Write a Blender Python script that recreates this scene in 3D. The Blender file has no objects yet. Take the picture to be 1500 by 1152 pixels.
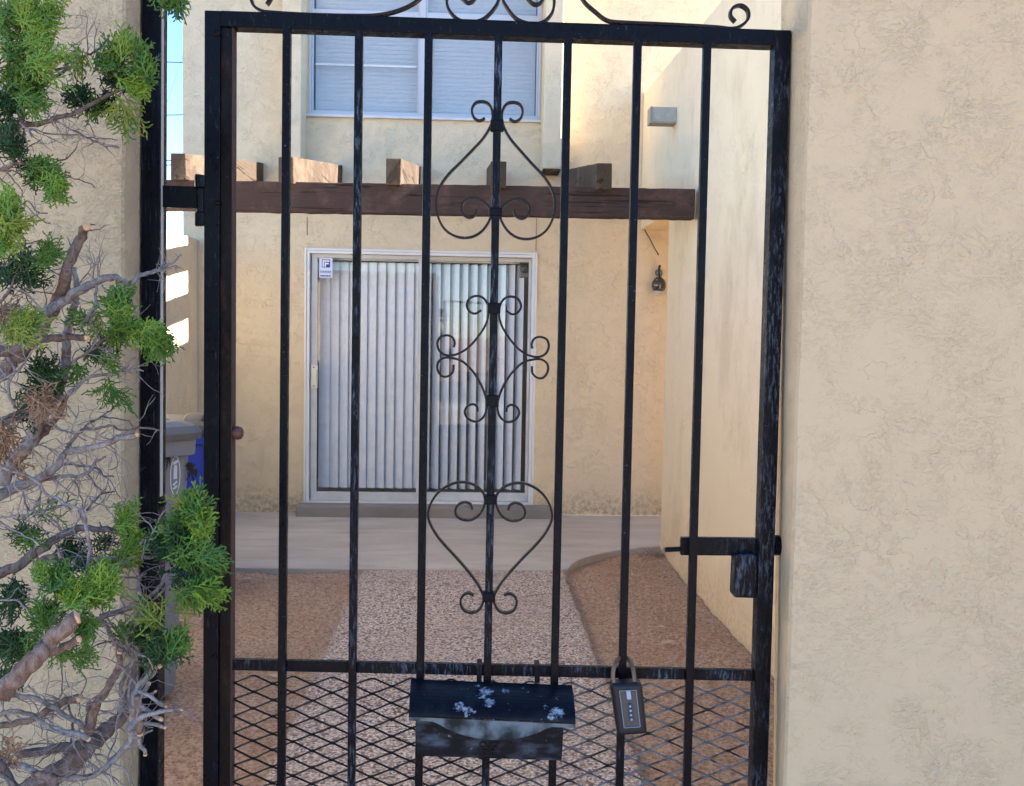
import bpy, bmesh, math, random
from math import sin, cos, pi, radians
from mathutils import Vector, Matrix, noise

C = bpy.context.scene.collection
SC = bpy.context.scene
EYE = 1.46
F = 1400.0

# ------------------------------------------------------------------ camera
YAW, PITCH, ROLL = radians(2.4276), radians(3.3918), radians(1.0)
ROT = Matrix.Rotation(-YAW, 3, 'Z') @ Matrix.Rotation(pi / 2 - PITCH, 3, 'X') @ Matrix.Rotation(ROLL, 3, 'Z')
cam = bpy.data.cameras.new('camera')
cam.sensor_width = 36.0
cam.lens = 36.0 * F / 1500.0
cam.clip_start = 0.05
cam.clip_end = 2000
camo = bpy.data.objects.new('camera', cam)
camo.matrix_world = Matrix.Translation((0, 0, EYE)) @ ROT.to_4x4()
C.objects.link(camo)
SC.camera = camo

# ------------------------------------------------------------------ world, sun, exposure
SUN = Vector((1.0, 0.004, 0.60)).normalized()
world = bpy.data.worlds.new('World')
SC.world = world
world.use_nodes = True
wn = world.node_tree
bg = wn.nodes['Background']
sky = wn.nodes.new('ShaderNodeTexSky')
sky.sky_type = 'NISHITA'
sky.sun_disc = False
sky.sun_elevation = math.asin(SUN.z)
sky.sun_rotation = math.atan2(SUN.x, SUN.y)
sky.altitude = 2000
sky.air_density = 1.0
sky.dust_density = 0.0
sky.ozone_density = 2.6
hs = wn.nodes.new('ShaderNodeHueSaturation')
hs.inputs['Saturation'].default_value = 1.12
wn.links.new(sky.outputs[0], hs.inputs['Color'])
wn.links.new(hs.outputs[0], bg.inputs[0])
bg.inputs[1].default_value = 0.088
sun = bpy.data.lights.new('sun', 'SUN')
sun.energy = 4.8
sun.angle = radians(0.5)
sun.color = (1.0, 0.94, 0.85)
suno = bpy.data.objects.new('sun', sun)
suno.rotation_euler = SUN.to_track_quat('Z', 'Y').to_euler()
C.objects.link(suno)
SC.view_settings.view_transform = 'Standard'
SC.view_settings.look = 'None'
SC.view_settings.gamma = 1.0
SC.view_settings.use_curve_mapping = False
SC.view_settings.exposure = 2.75


# ------------------------------------------------------------------ helpers
def ray(px, py):
    v = Vector(((px - 750) / F, -(py - 576) / F, -1.0))
    return ROT @ v


def P(px, py, X=None, Y=None, Z=None):
    d = ray(px, py)
    if Y is not None: t = Y / d.y
    elif X is not None: t = X / d.x
    else: t = (Z - EYE) / d.z
    return Vector((0, 0, EYE)) + d * t


GA = radians(1.2)
GN = Vector((sin(GA), cos(GA), 0))      # gate plane normal, pointing away from the street
GD = Vector((cos(GA), -sin(GA), 0))     # along the gate
GATE_C = 1.55


def G(px, py, off=0.0, c=GATE_C):       # point on the gate plane (off = metres towards the street)
    d = ray(px, py)
    return Vector((0, 0, EYE)) + d * ((c - off) / GN.dot(d))


def tag(o, label=None, cat=None, group=None, kind=None):
    if label: o['label'] = label
    if cat: o['category'] = cat
    if group: o['group'] = group
    if kind: o['kind'] = kind
    return o


def thing(name, label, cat, loc=(0, 0, 0), group=None):
    o = bpy.data.objects.new(name, None)
    o.empty_display_size = 0.1
    o.location = loc
    C.objects.link(o)
    o['wx'], o['wy'], o['wz'] = loc
    return tag(o, label, cat, group)


def origin(o):
    while o is not None:
        if 'wx' in o: return Vector((o['wx'], o['wy'], o['wz']))
        o = o.parent
    return Vector((0, 0, 0))


class MB:
    def __init__(s):
        s.v = []; s.f = []

    def hull8(s, p):      # 0-3 front loop, 4-7 back loop
        b = len(s.v); s.v += [Vector(q) for q in p]
        for q in ((0, 1, 2, 3), (7, 6, 5, 4), (0, 4, 5, 1), (1, 5, 6, 2), (2, 6, 7, 3), (3, 7, 4, 0)):
            s.f.append(tuple(b + i for i in q))
        return s

    def box(s, a, c):
        x0, y0, z0 = a; x1, y1, z1 = c
        return s.hull8([(x0, y0, z0), (x1, y0, z0), (x1, y0, z1), (x0, y0, z1),
                        (x0, y1, z0), (x1, y1, z0), (x1, y1, z1), (x0, y1, z1)])

    def bar(s, p0, p1, w, d, n):   # front face centred on p0-p1, depth d along n
        p0, p1, n = Vector(p0), Vector(p1), Vector(n).normalized()
        a = (p1 - p0).normalized()
        sd = a.cross(n).normalized() * w / 2
        k = n * d
        return s.hull8([p0 - sd, p0 + sd, p1 + sd, p1 - sd, p0 - sd + k, p0 + sd + k, p1 + sd + k, p1 - sd + k])

    def quad(s, a, b, c, d):
        k = len(s.v); s.v += [Vector(a), Vector(b), Vector(c), Vector(d)]
        s.f.append((k, k + 1, k + 2, k + 3)); return s

    def tube(s, pts, rad, n=8, caps=True, flat=1.0):
        pts = [Vector(p) for p in pts]
        if not hasattr(rad, '__len__'): rad = [rad] * len(pts)
        b = len(s.v)
        t0 = (pts[1] - pts[0]).normalized()
        u = t0.orthogonal().normalized()
        for i, p in enumerate(pts):
            if i == 0: t = pts[1] - pts[0]
            elif i == len(pts) - 1: t = pts[-1] - pts[-2]
            else: t = pts[i + 1] - pts[i - 1]
            t.normalize()
            u = (u - t * u.dot(t))
            if u.length < 1e-6: u = t.orthogonal()
            u.normalize()
            w = t.cross(u)
            for k in range(n):
                a = 2 * pi * k / n
                s.v.append(p + (u * cos(a) + w * sin(a) * flat) * rad[i])
        for i in range(len(pts) - 1):
            for k in range(n):
                k2 = (k + 1) % n
                s.f.append((b + i * n + k, b + i * n + k2, b + (i + 1) * n + k2, b + (i + 1) * n + k))
        if caps:
            s.f.append(tuple(b + k for k in range(n))[::-1])
            e = b + (len(pts) - 1) * n
            s.f.append(tuple(e + k for k in range(n)))
        return s

    def strip(s, pts, w, d, n):    # flat bar swept in the plane with normal n
        pts = [Vector(p) for p in pts]; n = Vector(n).normalized()
        b = len(s.v)
        for i, p in enumerate(pts):
            if i == 0: t = pts[1] - pts[0]
            elif i == len(pts) - 1: t = pts[-1] - pts[-2]
            else: t = pts[i + 1] - pts[i - 1]
            sd = t.normalized().cross(n).normalized() * w / 2
            s.v += [p - sd, p + sd, p + sd + n * d, p - sd + n * d]
        m = len(pts)
        for i in range(m - 1):
            for k in range(4):
                k2 = (k + 1) % 4
                s.f.append((b + 4 * i + k, b + 4 * i + k2, b + 4 * (i + 1) + k2, b + 4 * (i + 1) + k))
        s.f.append((b + 3, b + 2, b + 1, b)); e = b + 4 * (m - 1); s.f.append((e, e + 1, e + 2, e + 3))
        return s

    def lathe(s, c, prof, n=20, ax='Z'):   # prof: list of (r, h)
        c = Vector(c); b = len(s.v)
        for r, h in prof:
            for k in range(n):
                a = 2 * pi * k / n
                if ax == 'Z': q = Vector((r * cos(a), r * sin(a), h))
                elif ax == 'Y': q = Vector((r * cos(a), h, r * sin(a)))
                else: q = Vector((h, r * cos(a), r * sin(a)))
                s.v.append(c + q)
        for i in range(len(prof) - 1):
            for k in range(n):
                k2 = (k + 1) % n
                s.f.append((b + i * n + k, b + i * n + k2, b + (i + 1) * n + k2, b + (i + 1) * n + k))
        s.f.append(tuple(b + k for k in range(n))[::-1])
        e = b + (len(prof) - 1) * n
        s.f.append(tuple(e + k for k in range(n)))
        return s

    def xf(s, M):
        s.v = [M @ v for v in s.v]; return s

    def build(s, name, mat, parent=None, bevel=0, smooth=False, seg=2, fixn=True):
        o0 = origin(parent)
        me = bpy.data.meshes.new(name)
        me.from_pydata([tuple(v - o0) for v in s.v], [], s.f)
        if bevel or fixn:
            bm = bmesh.new(); bm.from_mesh(me)
            if fixn: bmesh.ops.recalc_face_normals(bm, faces=bm.faces)
            if bevel:
                es = [e for e in bm.edges if len(e.link_faces) == 2 and e.calc_face_angle(0) > 0.5]
                bmesh.ops.bevel(bm, geom=es, offset=bevel, segments=seg, profile=0.6, affect='EDGES', clamp_overlap=True)
            bm.to_mesh(me); bm.free()
        if smooth:
            me.polygons.foreach_set('use_smooth', [True] * len(me.polygons))
            if bevel:
                me.polygons.foreach_set('use_smooth', [True] * len(me.polygons))
        me.materials.append(mat)
        o = bpy.data.objects.new(name, me)
        C.objects.link(o)
        if parent is not None: o.parent = parent
        return o


def spline(pts, sub=6):
    pts = [Vector(p) for p in pts]
    q = [pts[0] * 2 - pts[1]] + pts + [pts[-1] * 2 - pts[-2]]
    out = []
    for i in range(1, len(q) - 2):
        a, b, c, d = q[i - 1], q[i], q[i + 1], q[i + 2]
        for k in range(sub):
            t = k / sub
            out.append(0.5 * ((2 * b) + (c - a) * t + (2 * a - 5 * b + 4 * c - d) * t * t + (3 * b - a - 3 * c + d) * t ** 3))
    out.append(pts[-1])
    return out


# ------------------------------------------------------------------ materials
class NT:
    def __init__(s, name, rough=0.8, metal=0.0, spec=0.5):
        s.m = bpy.data.materials.new(name); s.m.use_nodes = True
        s.t = s.m.node_tree; s.b = s.t.nodes['Principled BSDF']
        s.b.inputs['Roughness'].default_value = rough
        s.b.inputs['Metallic'].default_value = metal
        s.b.inputs['Specular IOR Level'].default_value = spec
        s.tc = s.t.nodes.new('ShaderNodeTexCoord').outputs['Object']

    def n(s, ty, **k):
        x = s.t.nodes.new(ty)
        for a, b in k.items(): setattr(x, a, b)
        return x

    def L(s, a, b): s.t.links.new(a, b)

    def setin(s, sock, v):
        if isinstance(v, bpy.types.NodeSocket): s.L(v, sock)
        else: sock.default_value = v

    def mapv(s, scale=(1, 1, 1), loc=(0, 0, 0), rot=(0, 0, 0), src=None):
        x = s.n('ShaderNodeMapping')
        s.L(src or s.tc, x.inputs[0])
        x.inputs['Scale'].default_value = scale; x.inputs['Location'].default_value = loc
        x.inputs['Rotation'].default_value = rot
        return x.outputs[0]

    def noise(s, scale, vec=None, detail=3, rough=0.5, dist=0.0, out=0):
        x = s.n('ShaderNodeTexNoise')
        s.L(vec or s.tc, x.inputs['Vector'])
        x.inputs['Scale'].default_value = scale; x.inputs['Detail'].default_value = detail
        x.inputs['Roughness'].default_value = rough; x.inputs['Distortion'].default_value = dist
        return x.outputs[out]

    def vor(s, scale, vec=None, feature='F1', out='Distance', rnd=1.0):
        x = s.n('ShaderNodeTexVoronoi', feature=feature)
        s.L(vec or s.tc, x.inputs['Vector'])
        x.inputs['Scale'].default_value = scale; x.inputs['Randomness'].default_value = rnd
        return x.outputs[out]

    def mr(s, v, a, b, c=0.0, d=1.0, smooth=True):
        x = s.n('ShaderNodeMapRange')
        if smooth: x.interpolation_type = 'SMOOTHSTEP'
        s.L(v, x.inputs[0])
        for i, q in enumerate((a, b, c, d)): x.inputs[1 + i].default_value = q
        return x.outputs[0]

    def mth(s, op, a, b=0.0, c=0.0):
        x = s.n('ShaderNodeMath', operation=op)
        s.setin(x.inputs[0], a); s.setin(x.inputs[1], b); s.setin(x.inputs[2], c)
        return x.outputs[0]

    def mix(s, f, a, b, mode='MIX'):
        x = s.n('ShaderNodeMix', data_type='RGBA', blend_type=mode)
        s.setin(x.inputs[0], f)
        for sock, v in ((x.inputs[6], a), (x.inputs[7], b)):
            s.setin(sock, v if isinstance(v, bpy.types.NodeSocket) else (*v, 1.0))
        return x.outputs[2]

    def sep(s, v):
        x = s.n('ShaderNodeSeparateXYZ'); s.L(v, x.inputs[0]); return x.outputs

    def col(s, c): s.setin(s.b.inputs['Base Color'], c if isinstance(c, bpy.types.NodeSocket) else (*c, 1.0)); return s

    def bump(s, h, dist, strength=1.0, prev=None):
        x = s.n('ShaderNodeBump')
        x.inputs['Distance'].default_value = dist; x.inputs['Strength'].default_value = strength
        s.L(h, x.inputs['Height'])
        if prev is not None: s.L(prev, x.inputs['Normal'])
        s.L(x.outputs[0], s.b.inputs['Normal'])
        return x.outputs[0]


def m_stucco(name, col, alt, scale=1.0, depth=0.0022, stain=(0.5, 0.40, 0.30), stainlo=0.62, edge=0.16, base_dirt=None, cover=0.46, fine=1.0):
    s = NT(name, 0.92, spec=0.2)
    warp = s.noise(9 * scale, detail=2, out=1)
    wv = s.n('ShaderNodeVectorMath', operation='MULTIPLY_ADD')
    s.L(warp, wv.inputs[0]); wv.inputs[1].default_value = (0.05 / scale,) * 3; s.L(s.tc, wv.inputs[2])
    v = wv.outputs[0]
    # trowelled plateaus with crisp, broken edges: level sets of noise at two sizes
    a = s.noise(11 * scale, v, 6, 0.62)
    b = s.noise(40 * scale, s.mapv((1, 1, 1.35), (1, 2, 3), src=v), 5, 0.62)
    pa = s.mr(a, 0.490, 0.525); pb = s.mr(b, 0.505, 0.565)
    mask = s.mr(s.noise(5.5 * scale, detail=4, rough=0.6), cover - 0.08, cover + 0.14)
    msk2 = s.mr(s.noise(7.5 * scale, s.mapv(loc=(3, 7, 2)), 3), 0.50, 0.58)
    lob = s.mth('MULTIPLY', pb, mask)
    loa = s.mth('MULTIPLY', pa, msk2)
    # fine torn ridges left by the trowel
    w = s.noise(115 * scale, s.mapv((1, 1, 1.6), src=v), 4, 0.65)
    rid = s.mr(w, 0.46, 0.66)
    rid = s.mth('MULTIPLY', rid, s.mr(s.noise(14 * scale, detail=4, rough=.6), 0.36, 0.56))
    rid = s.mth('MULTIPLY', rid, s.mth('ADD', 0.75, s.mth('MULTIPLY', mask, 0.25)))
    h = s.mth('ADD', s.mth('MULTIPLY', loa, 0.85), s.mth('MULTIPLY', lob, 0.42))
    h = s.mth('ADD', h, s.mth('MULTIPLY', rid, 0.60))
    grain = s.noise(330, detail=3, rough=0.7)
    n1 = s.bump(h, depth, 0.9)
    n2 = s.bump(grain, 0.0010 * fine, 0.7, n1)
    s.bump(s.noise(2.2, detail=2), 0.02, 0.35, n2)
    # colour
    c = s.mix(s.noise(2.1, detail=4, rough=0.6), col, alt)
    ea = s.mr(s.mth('ABSOLUTE', s.mth('SUBTRACT', b, 0.522)), 0.0, 0.02, 1, 0)
    eb = s.mr(s.mth('ABSOLUTE', s.mth('SUBTRACT', a, 0.507)), 0.0, 0.012, 1, 0)
    e = s.mth('MAXIMUM', s.mth('MULTIPLY', ea, mask), s.mth('MULTIPLY', eb, msk2))
    c = s.mix(s.mth('MULTIPLY', e, edge), c, tuple(x * 0.45 for x in col))  # plateau edges darkened in colour, standing in for weak relief shading
    st = s.mr(s.noise(1.5, s.mapv((1.4, 1.4, 0.8), (5, 1, 3)), 5, 0.65), stainlo, stainlo + 0.2)
    c = s.mix(s.mth('MULTIPLY', st, 0.45), c, stain)
    pit = s.mr(s.noise(140, detail=2), 0.70, 0.76)
    c = s.mix(s.mth('MULTIPLY', pit, 0.25), c, tuple(x * 0.35 for x in col))
    if base_dirt:
        z0, z1, dc = base_dirt
        z = s.sep(s.tc)[2]
        zz = s.mth('ADD', z, s.mth('MULTIPLY', s.noise(7, detail=5, rough=0.7), 0.35))
        f = s.mr(zz, z0 + 0.17, z1 + 0.17, 1, 0)
        f = s.mth('MULTIPLY', f, s.mr(s.noise(30, detail=4, rough=0.7), 0.35, 0.65))
        c = s.mix(f, c, dc)
    s.col(c)
    return s.m


def m_metal(name, base=(0.003, 0.0034, 0.006), wear=0.35, worn=(0.13, 0.17, 0.24), rust=0.0, rough=0.30, streak=(30, 30, 5), white=0.0):
    s = NT(name, rough, spec=0.10)
    f = s.mr(s.noise(8, s.mapv(streak), 5, 0.7), 0.62 - 0.25 * wear, 0.80 - 0.2 * wear)
    f2 = s.mr(s.noise(9, detail=4), 0.40, 0.58)
    c = s.mix(s.mth('MULTIPLY', s.mth('MULTIPLY', f, f2), min(1.0, wear * 1.3)), base, worn)  # worn streaks, with the sky's bluish reflection painted into their tone
    sp = s.mr(s.noise(170, detail=2, rough=0.7), 0.72, 0.76)
    c = s.mix(s.mth('MULTIPLY', sp, 0.45), c, (0.25, 0.28, 0.33))
    if rust:
        r = s.mr(s.noise(26, s.mapv((1, 1, .35)), 6, 0.75), 0.60 - 0.22 * rust, 0.74 - 0.16 * rust)
        c = s.mix(s.mth('MULTIPLY', r, 0.6), c, (0.045, 0.020, 0.014))
    if white:
        q = s.mr(s.noise(38, s.mapv((1, 1, .25)), 3, 0.7), 0.70, 0.76)
        c = s.mix(s.mth('MULTIPLY', q, white), c, (0.5, 0.52, 0.55))
    s.col(c)
    s.setin(s.b.inputs['Roughness'], s.mr(s.noise(60, detail=4), 0.2, 0.8, rough - 0.12, rough + 0.25))
    n1 = s.bump(s.noise(45, detail=5, rough=0.7), 0.0012, 0.6)
    s.bump(f, 0.0004, 0.6, n1)
    return s.m


def m_plain(name, col, rough=0.6, var=0.12, scale=8, bump=0.0005, bs=60, metal=0.0, spec=0.5):
    s = NT(name, rough, metal, spec)
    c = s.mix(s.noise(scale, detail=4, rough=0.6), tuple(x * (1 - var) for x in col), tuple(min(1, x * (1 + var)) for x in col))
    s.col(c)
    if bump: s.bump(s.noise(bs, detail=4, rough=0.65), bump, 0.6)
    return s.m


def m_wood(name, a, b, axis=(1.5, 40, 40), rough=0.85, depth=0.008):
    s = NT(name, rough, spec=0.3)
    v = s.mapv(axis)
    g = s.noise(1.6, v, 7, 0.65, 0.6)
    crack = s.mr(s.noise(1.0, s.mapv((axis[0] * .8, axis[1] * .9, axis[2] * .9), (4, 4, 4)), 5, 0.6), 0.60, 0.66)
    c = s.mix(g, a, b)
    c = s.mix(s.mr(s.noise(3.5, detail=5, rough=.7), 0.48, 0.66, 0, 0.55), c, tuple(x * 2.0 for x in b))
    c = s.mix(s.mth('MULTIPLY', crack, 0.7), c, tuple(x * 0.3 for x in a))
    s.col(c)
    n1 = s.bump(g, depth, 0.8)
    n2 = s.bump(s.mth('SUBTRACT', 1.0, crack), depth * 1.2, 0.9, n1)
    s.bump(s.noise(35, detail=4), 0.003, 0.5, n2)
    return s.m


def m_bark(name, a, b):
    s = NT(name, 0.9, spec=0.2)
    g = s.noise(90, s.mapv((1, 1, 0.6)), 5, 0.7, 1.0)
    c = s.mix(s.mr(g, 0.3, 0.7), a, b)
    c = s.mix(s.mr(s.noise(30, detail=5, rough=.7), 0.52, 0.68, 0, 0.8), c, (0.10, 0.055, 0.04))
    s.col(c)
    n1 = s.bump(g, 0.004, 0.9)
    s.bump(s.noise(260, detail=3), 0.001, 0.6, n1)
    return s.m


def m_leaf(name, a, b):
    s = NT(name, 0.5, spec=0.35)
    s.col(s.mix(s.mr(s.noise(38, detail=3), 0.3, 0.7), a, b))
    tr = s.n('ShaderNodeBsdfTranslucent'); tr.inputs[0].default_value = (*[min(1, x * 1.6) for x in b], 1)
    mx = s.n('ShaderNodeMixShader'); mx.inputs[0].default_value = 0.22
    out = s.t.nodes['Material Output']
    s.L(s.b.outputs[0], mx.inputs[1]); s.L(tr.outputs[0], mx.inputs[2]); s.L(mx.outputs[0], out.inputs[0])
    return s.m


def m_glass(name, ior=1.75, tint=(0.86, 0.92, 0.96)):
    s = NT(name)
    t = s.t; out = t.nodes['Material Output']
    tr = s.n('ShaderNodeBsdfTransparent'); tr.inputs[0].default_value = (*tint, 1)
    gl = s.n('ShaderNodeBsdfGlossy'); gl.inputs['Roughness'].default_value = 0.015
    lw = s.n('ShaderNodeLayerWeight'); lw.inputs[0].default_value = 0.5
    f0 = ((ior - 1) / (ior + 1)) ** 2
    frn = s.mth('ADD', f0, s.mth('MULTIPLY', s.mth('POWER', lw.outputs['Facing'], 5.0), 1 - f0))
    b = s.n('ShaderNodeBump'); b.inputs['Distance'].default_value = 0.01; b.inputs['Strength'].default_value = 0.12
    s.L(s.noise(1.6, detail=2), b.inputs['Height']); s.L(b.outputs[0], gl.inputs['Normal'])
    dust = s.n('ShaderNodeBsdfDiffuse'); dust.inputs[0].default_value = (0.6, 0.6, 0.6, 1)
    mx = s.n('ShaderNodeMixShader'); s.L(frn, mx.inputs[0]); s.L(tr.outputs[0], mx.inputs[1]); s.L(gl.outputs[0], mx.inputs[2])
    m2 = s.n('ShaderNodeMixShader'); s.L(s.mr(s.noise(9, detail=5, rough=.7), 0.35, 0.9, 0.01, 0.09), m2.inputs[0])
    s.L(mx.outputs[0], m2.inputs[1]); s.L(dust.outputs[0], m2.inputs[2])
    s.L(m2.outputs[0], out.inputs[0])
    return s.m


STREET = m_stucco('stucco_street', (0.57, 0.435, 0.275), (0.54, 0.415, 0.27), 1.0, 0.0016, (0.56, 0.39, 0.29), 0.52, 0.0, cover=0.42)
STREETL = m_stucco('stucco_street_left', (0.53, 0.41, 0.26), (0.49, 0.385, 0.25), 1.7, 0.0018, (0.35, 0.28, 0.20), 0.60, 0.0, cover=0.36)
FACADE = m_stucco('stucco_house', (0.77, 0.635, 0.435), (0.75, 0.61, 0.41), 0.8, 0.0040, (0.62, 0.47, 0.31), 0.58, 0.0,
                  (0.0, 0.30, (0.42, 0.32, 0.20)), cover=0.50, fine=4)
SIDE = m_stucco('stucco_side', (0.80, 0.665, 0.475), (0.78, 0.645, 0.45), 0.5, 0.003, (0.55, 0.43, 0.28), 0.50, 0.10,
                (0.0, 0.30, (0.66, 0.50, 0.31)), cover=0.60, fine=3)
YARD = m_stucco('stucco_yard', (0.80, 0.68, 0.49), (0.77, 0.65, 0.46), 0.7, 0.004, (0.55, 0.43, 0.28), 0.60, 0.10)


def m_aggregate():
    s = NT('exposed_aggregate', 0.85, spec=0.3)
    v = s.mapv((1, 1, 0.2))
    vc = s.vor(95, v, out='Color')
    sp = s.sep(vc)
    c = s.mix(s.mr(sp[0], 0.0, 1.0, 0, 1, False), (0.55, 0.415, 0.31), (0.76, 0.64, 0.52))
    c = s.mix(s.mr(sp[1], 0.72, 0.74), c, (0.72, 0.66, 0.61))
    c = s.mix(s.mr(sp[2], 0.80, 0.82), c, (0.12, 0.085, 0.08))
    d = s.vor(95, v)
    gap = s.mr(d, 0.45, 0.62)
    c = s.mix(s.mth('MULTIPLY', gap, 0.75), c, (0.22, 0.16, 0.14))
    big = s.noise(1.6, detail=4)
    c = s.mix(s.mr(big, 0.35, 0.7, 0, 0.35), c, (0.40, 0.30, 0.24))
    s.col(c)
    n1 = s.bump(s.mth('SUBTRACT', 1.0, d), 0.003, 0.9)
    s.bump(s.noise(25, detail=3), 0.004, 0.5, n1)
    return s.m


def m_dirt():
    s = NT('desert_dirt', 0.97, spec=0.1)
    c = s.mix(s.mr(s.noise(3, detail=5, rough=.65), 0.35, 0.68), (0.55, 0.37, 0.245), (0.61, 0.44, 0.32))
    c = s.mix(s.mr(s.noise(60, detail=5, rough=.8), 0.44, 0.58, 0, 0.85), c, (0.27, 0.155, 0.10))
    c = s.mix(s.mr(s.vor(150, out='Distance'), 0.0, 0.20, 0.7, 0), c, (0.62, 0.48, 0.37))
    s.col(c)
    c = s.mix(s.mr(s.noise(28, s.mapv((1, .7, 1)), 5, .85), 0.56, 0.66, 0, 0.6), c, (0.20, 0.12, 0.08))
    s.col(c)
    n1 = s.bump(s.noise(45, detail=6, rough=.8), 0.012, 1.0)
    s.bump(s.noise(220, detail=4, rough=.7), 0.002, 0.8, n1)
    return s.m


def m_concrete(name, a, b):
    s = NT(name, 0.85, spec=0.3)
    c = s.mix(s.mr(s.noise(2.2, s.mapv((0.7, 1.6, 1)), 5, .6), 0.35, 0.7), a, b)
    c = s.mix(s.mr(s.noise(4, s.mapv((0.5, 2.2, 1)), 6, .7), 0.48, 0.70, 0, 0.5), c, (0.36, 0.29, 0.23))
    c = s.mix(s.mr(s.noise(45, detail=4, rough=.7), 0.62, 0.72, 0, 0.4), c, (0.15, 0.13, 0.12))
    s.col(c)
    s.bump(s.noise(70, detail=5, rough=.7), 0.003, 0.6)
    return s.m


AGG = m_aggregate(); DIRT = m_dirt()
SLAB = m_concrete('slab_concrete', (0.48, 0.43, 0.37), (0.56, 0.51, 0.45))
STEP = m_concrete('step_concrete', (0.24, 0.215, 0.19), (0.30, 0.27, 0.24))
BLACK = m_metal('black_iron', wear=0.22)
BLACKW = m_metal('black_iron_worn_sheen', wear=0.62, worn=(0.085, 0.105, 0.145), streak=(26, 26, 5))
BLACKR = m_metal('black_iron_rusty', wear=0.10, rust=0.45, base=(0.007, 0.005, 0.005))
BLACKS = m_metal('black_iron_stained', wear=0.55, white=0.8)
SCROLL = m_metal('scroll_iron', wear=0.25, rust=0.5, base=(0.016, 0.014, 0.014))
RUST = m_plain('rust_edge', (0.05, 0.024, 0.018), 0.85, 0.4, 60)
BEAMW = m_wood('beam_paint', (0.045, 0.026, 0.022), (0.075, 0.044, 0.037))
RAFTW = m_wood('rafter_paint', (0.050, 0.033, 0.022), (0.085, 0.056, 0.037), (30, 1.5, 30))
ALU = m_plain('white_aluminium', (0.76, 0.77, 0.78), 0.45, 0.06, 3, 0.0003)
ALUW = m_plain('anodised_aluminium', (0.46, 0.48, 0.52), 0.45, 0.08, 3, 0.0003)
ALUD = m_plain('dirty_aluminium', (0.60, 0.60, 0.59), 0.6, 0.22, 9, 0.0003)
GLASS = m_glass('window_glass', 1.52, (0.98, 0.99, 1.0))
BLIND = m_plain('blind_vinyl', (0.86, 0.90, 0.95), 0.55, 0.03, 3, 0)
MINI = m_plain('mini_blind', (0.46, 0.455, 0.44), 0.5, 0.03, 3, 0)
DARK = m_plain('interior_paint', (0.12, 0.115, 0.11), 0.9)
GAL = m_plain('galvanised', (0.36, 0.37, 0.36), 0.6, 0.25, 30, 0.001)
GUN = m_plain('lamp_metal', (0.10, 0.095, 0.09), 0.25, 0.2, 8, 0, metal=0.8)
BARK = m_bark('bark_grey', (0.15, 0.125, 0.12), (0.34, 0.30, 0.285))
BARKD = m_bark('bark_dark', (0.075, 0.055, 0.05), (0.20, 0.16, 0.15))
BARKR = m_bark('bark_red', (0.12, 0.07, 0.05), (0.28, 0.20, 0.165))
CUT = m_plain('cut_wood', (0.62, 0.36, 0.20), 0.8, 0.3, 150, 0.002, 120)
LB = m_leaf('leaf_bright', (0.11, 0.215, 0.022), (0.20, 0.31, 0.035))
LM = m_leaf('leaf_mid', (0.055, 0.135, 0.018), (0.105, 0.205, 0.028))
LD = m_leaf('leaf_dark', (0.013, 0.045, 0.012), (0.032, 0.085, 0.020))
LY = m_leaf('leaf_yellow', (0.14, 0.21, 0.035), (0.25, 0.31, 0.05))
LO = m_leaf('leaf_dead', (0.20, 0.115, 0.065), (0.33, 0.20, 0.115))

# ------------------------------------------------------------------ ground
def struct(o): o['kind'] = 'structure'; return o

m = MB(); m.quad((-600, -600, -0.075), (600, -600, -0.075), (600, 900, -0.075), (-600, 900, -0.075))
struct(m.build('ground', DIRT))

rng = random.Random(4)
def dirt_patch(x0, x1, y0, y1, zf, n):
    m = MB(); nx = int((x1 - x0) * n); ny = int((y1 - y0) * n)
    for j in range(ny + 1):
        for i in range(nx + 1):
            x = x0 + (x1 - x0) * i / nx; y = y0 + (y1 - y0) * j / ny
            z = zf(x, y) + 0.016 * noise.noise(Vector((x * 3, y * 3, 0))) + 0.010 * noise.noise(Vector((x * 14, y * 14, 3))) \
                + 0.008 * noise.noise(Vector((x * 31, y * 35, 5)))
            m.v.append(Vector((x, y, z)))
    for j in range(ny):
        for i in range(nx):
            a = j * (nx + 1) + i
            m.f.append((a, a + 1, a + nx + 2, a + nx + 1))
    return m
o = dirt_patch(-2.2, 1.345, 1.0, 6.75, lambda x, y: (-0.028 - 0.02 * max(0, min(1, (y - 4) / 2)) if x > 0 else -0.024), 34).build('dirt_bed', DIRT, smooth=True, fixn=False)
struct(o)

# concrete slab with the curved corner at the right bed
def slab():
    pts = [(-2.2, 5.915), (-0.9, 5.905), (0.57, 5.91)]
    for px, py in ((833, 833), (838, 826), (848, 820), (862, 815), (880, 811), (905, 806), (935, 803), (972, 800)):
        q = P(px, py, Z=0); pts.append((q.x, q.y))
    pts += [(2.6, 6.62), (2.6, 7.9), (-2.2, 7.9)]
    m = MB(); b = 0
    n = len(pts)
    m.v = [Vector((x, y, 0)) for x, y in pts] + [Vector((x, y, -0.2)) for x, y in pts]
    m.f.append(tuple(range(n)))
    for i in range(n):
        j = (i + 1) % n
        m.f.append((i, i + n, j + n, j))
    return m.build('concrete_slab', SLAB, bevel=0.008)
struct(slab())
m = MB(); m.box((-0.655, -3.0, -0.15), (0.585, 5.903, -0.004)); struct(m.build('path', AGG, bevel=0.006))
m = MB(); m.box((-6, -3.2, -0.2), (6, -3.0, 0.0)); m.box((-8, -5.6, -0.2), (8, -3.2, -0.002))
struct(m.build('pavement', SLAB))
m = MB(); m.quad((-60, -16, -0.07), (60, -16, -0.07), (60, -5.6, -0.07), (-60, -5.6, -0.07))
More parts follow.
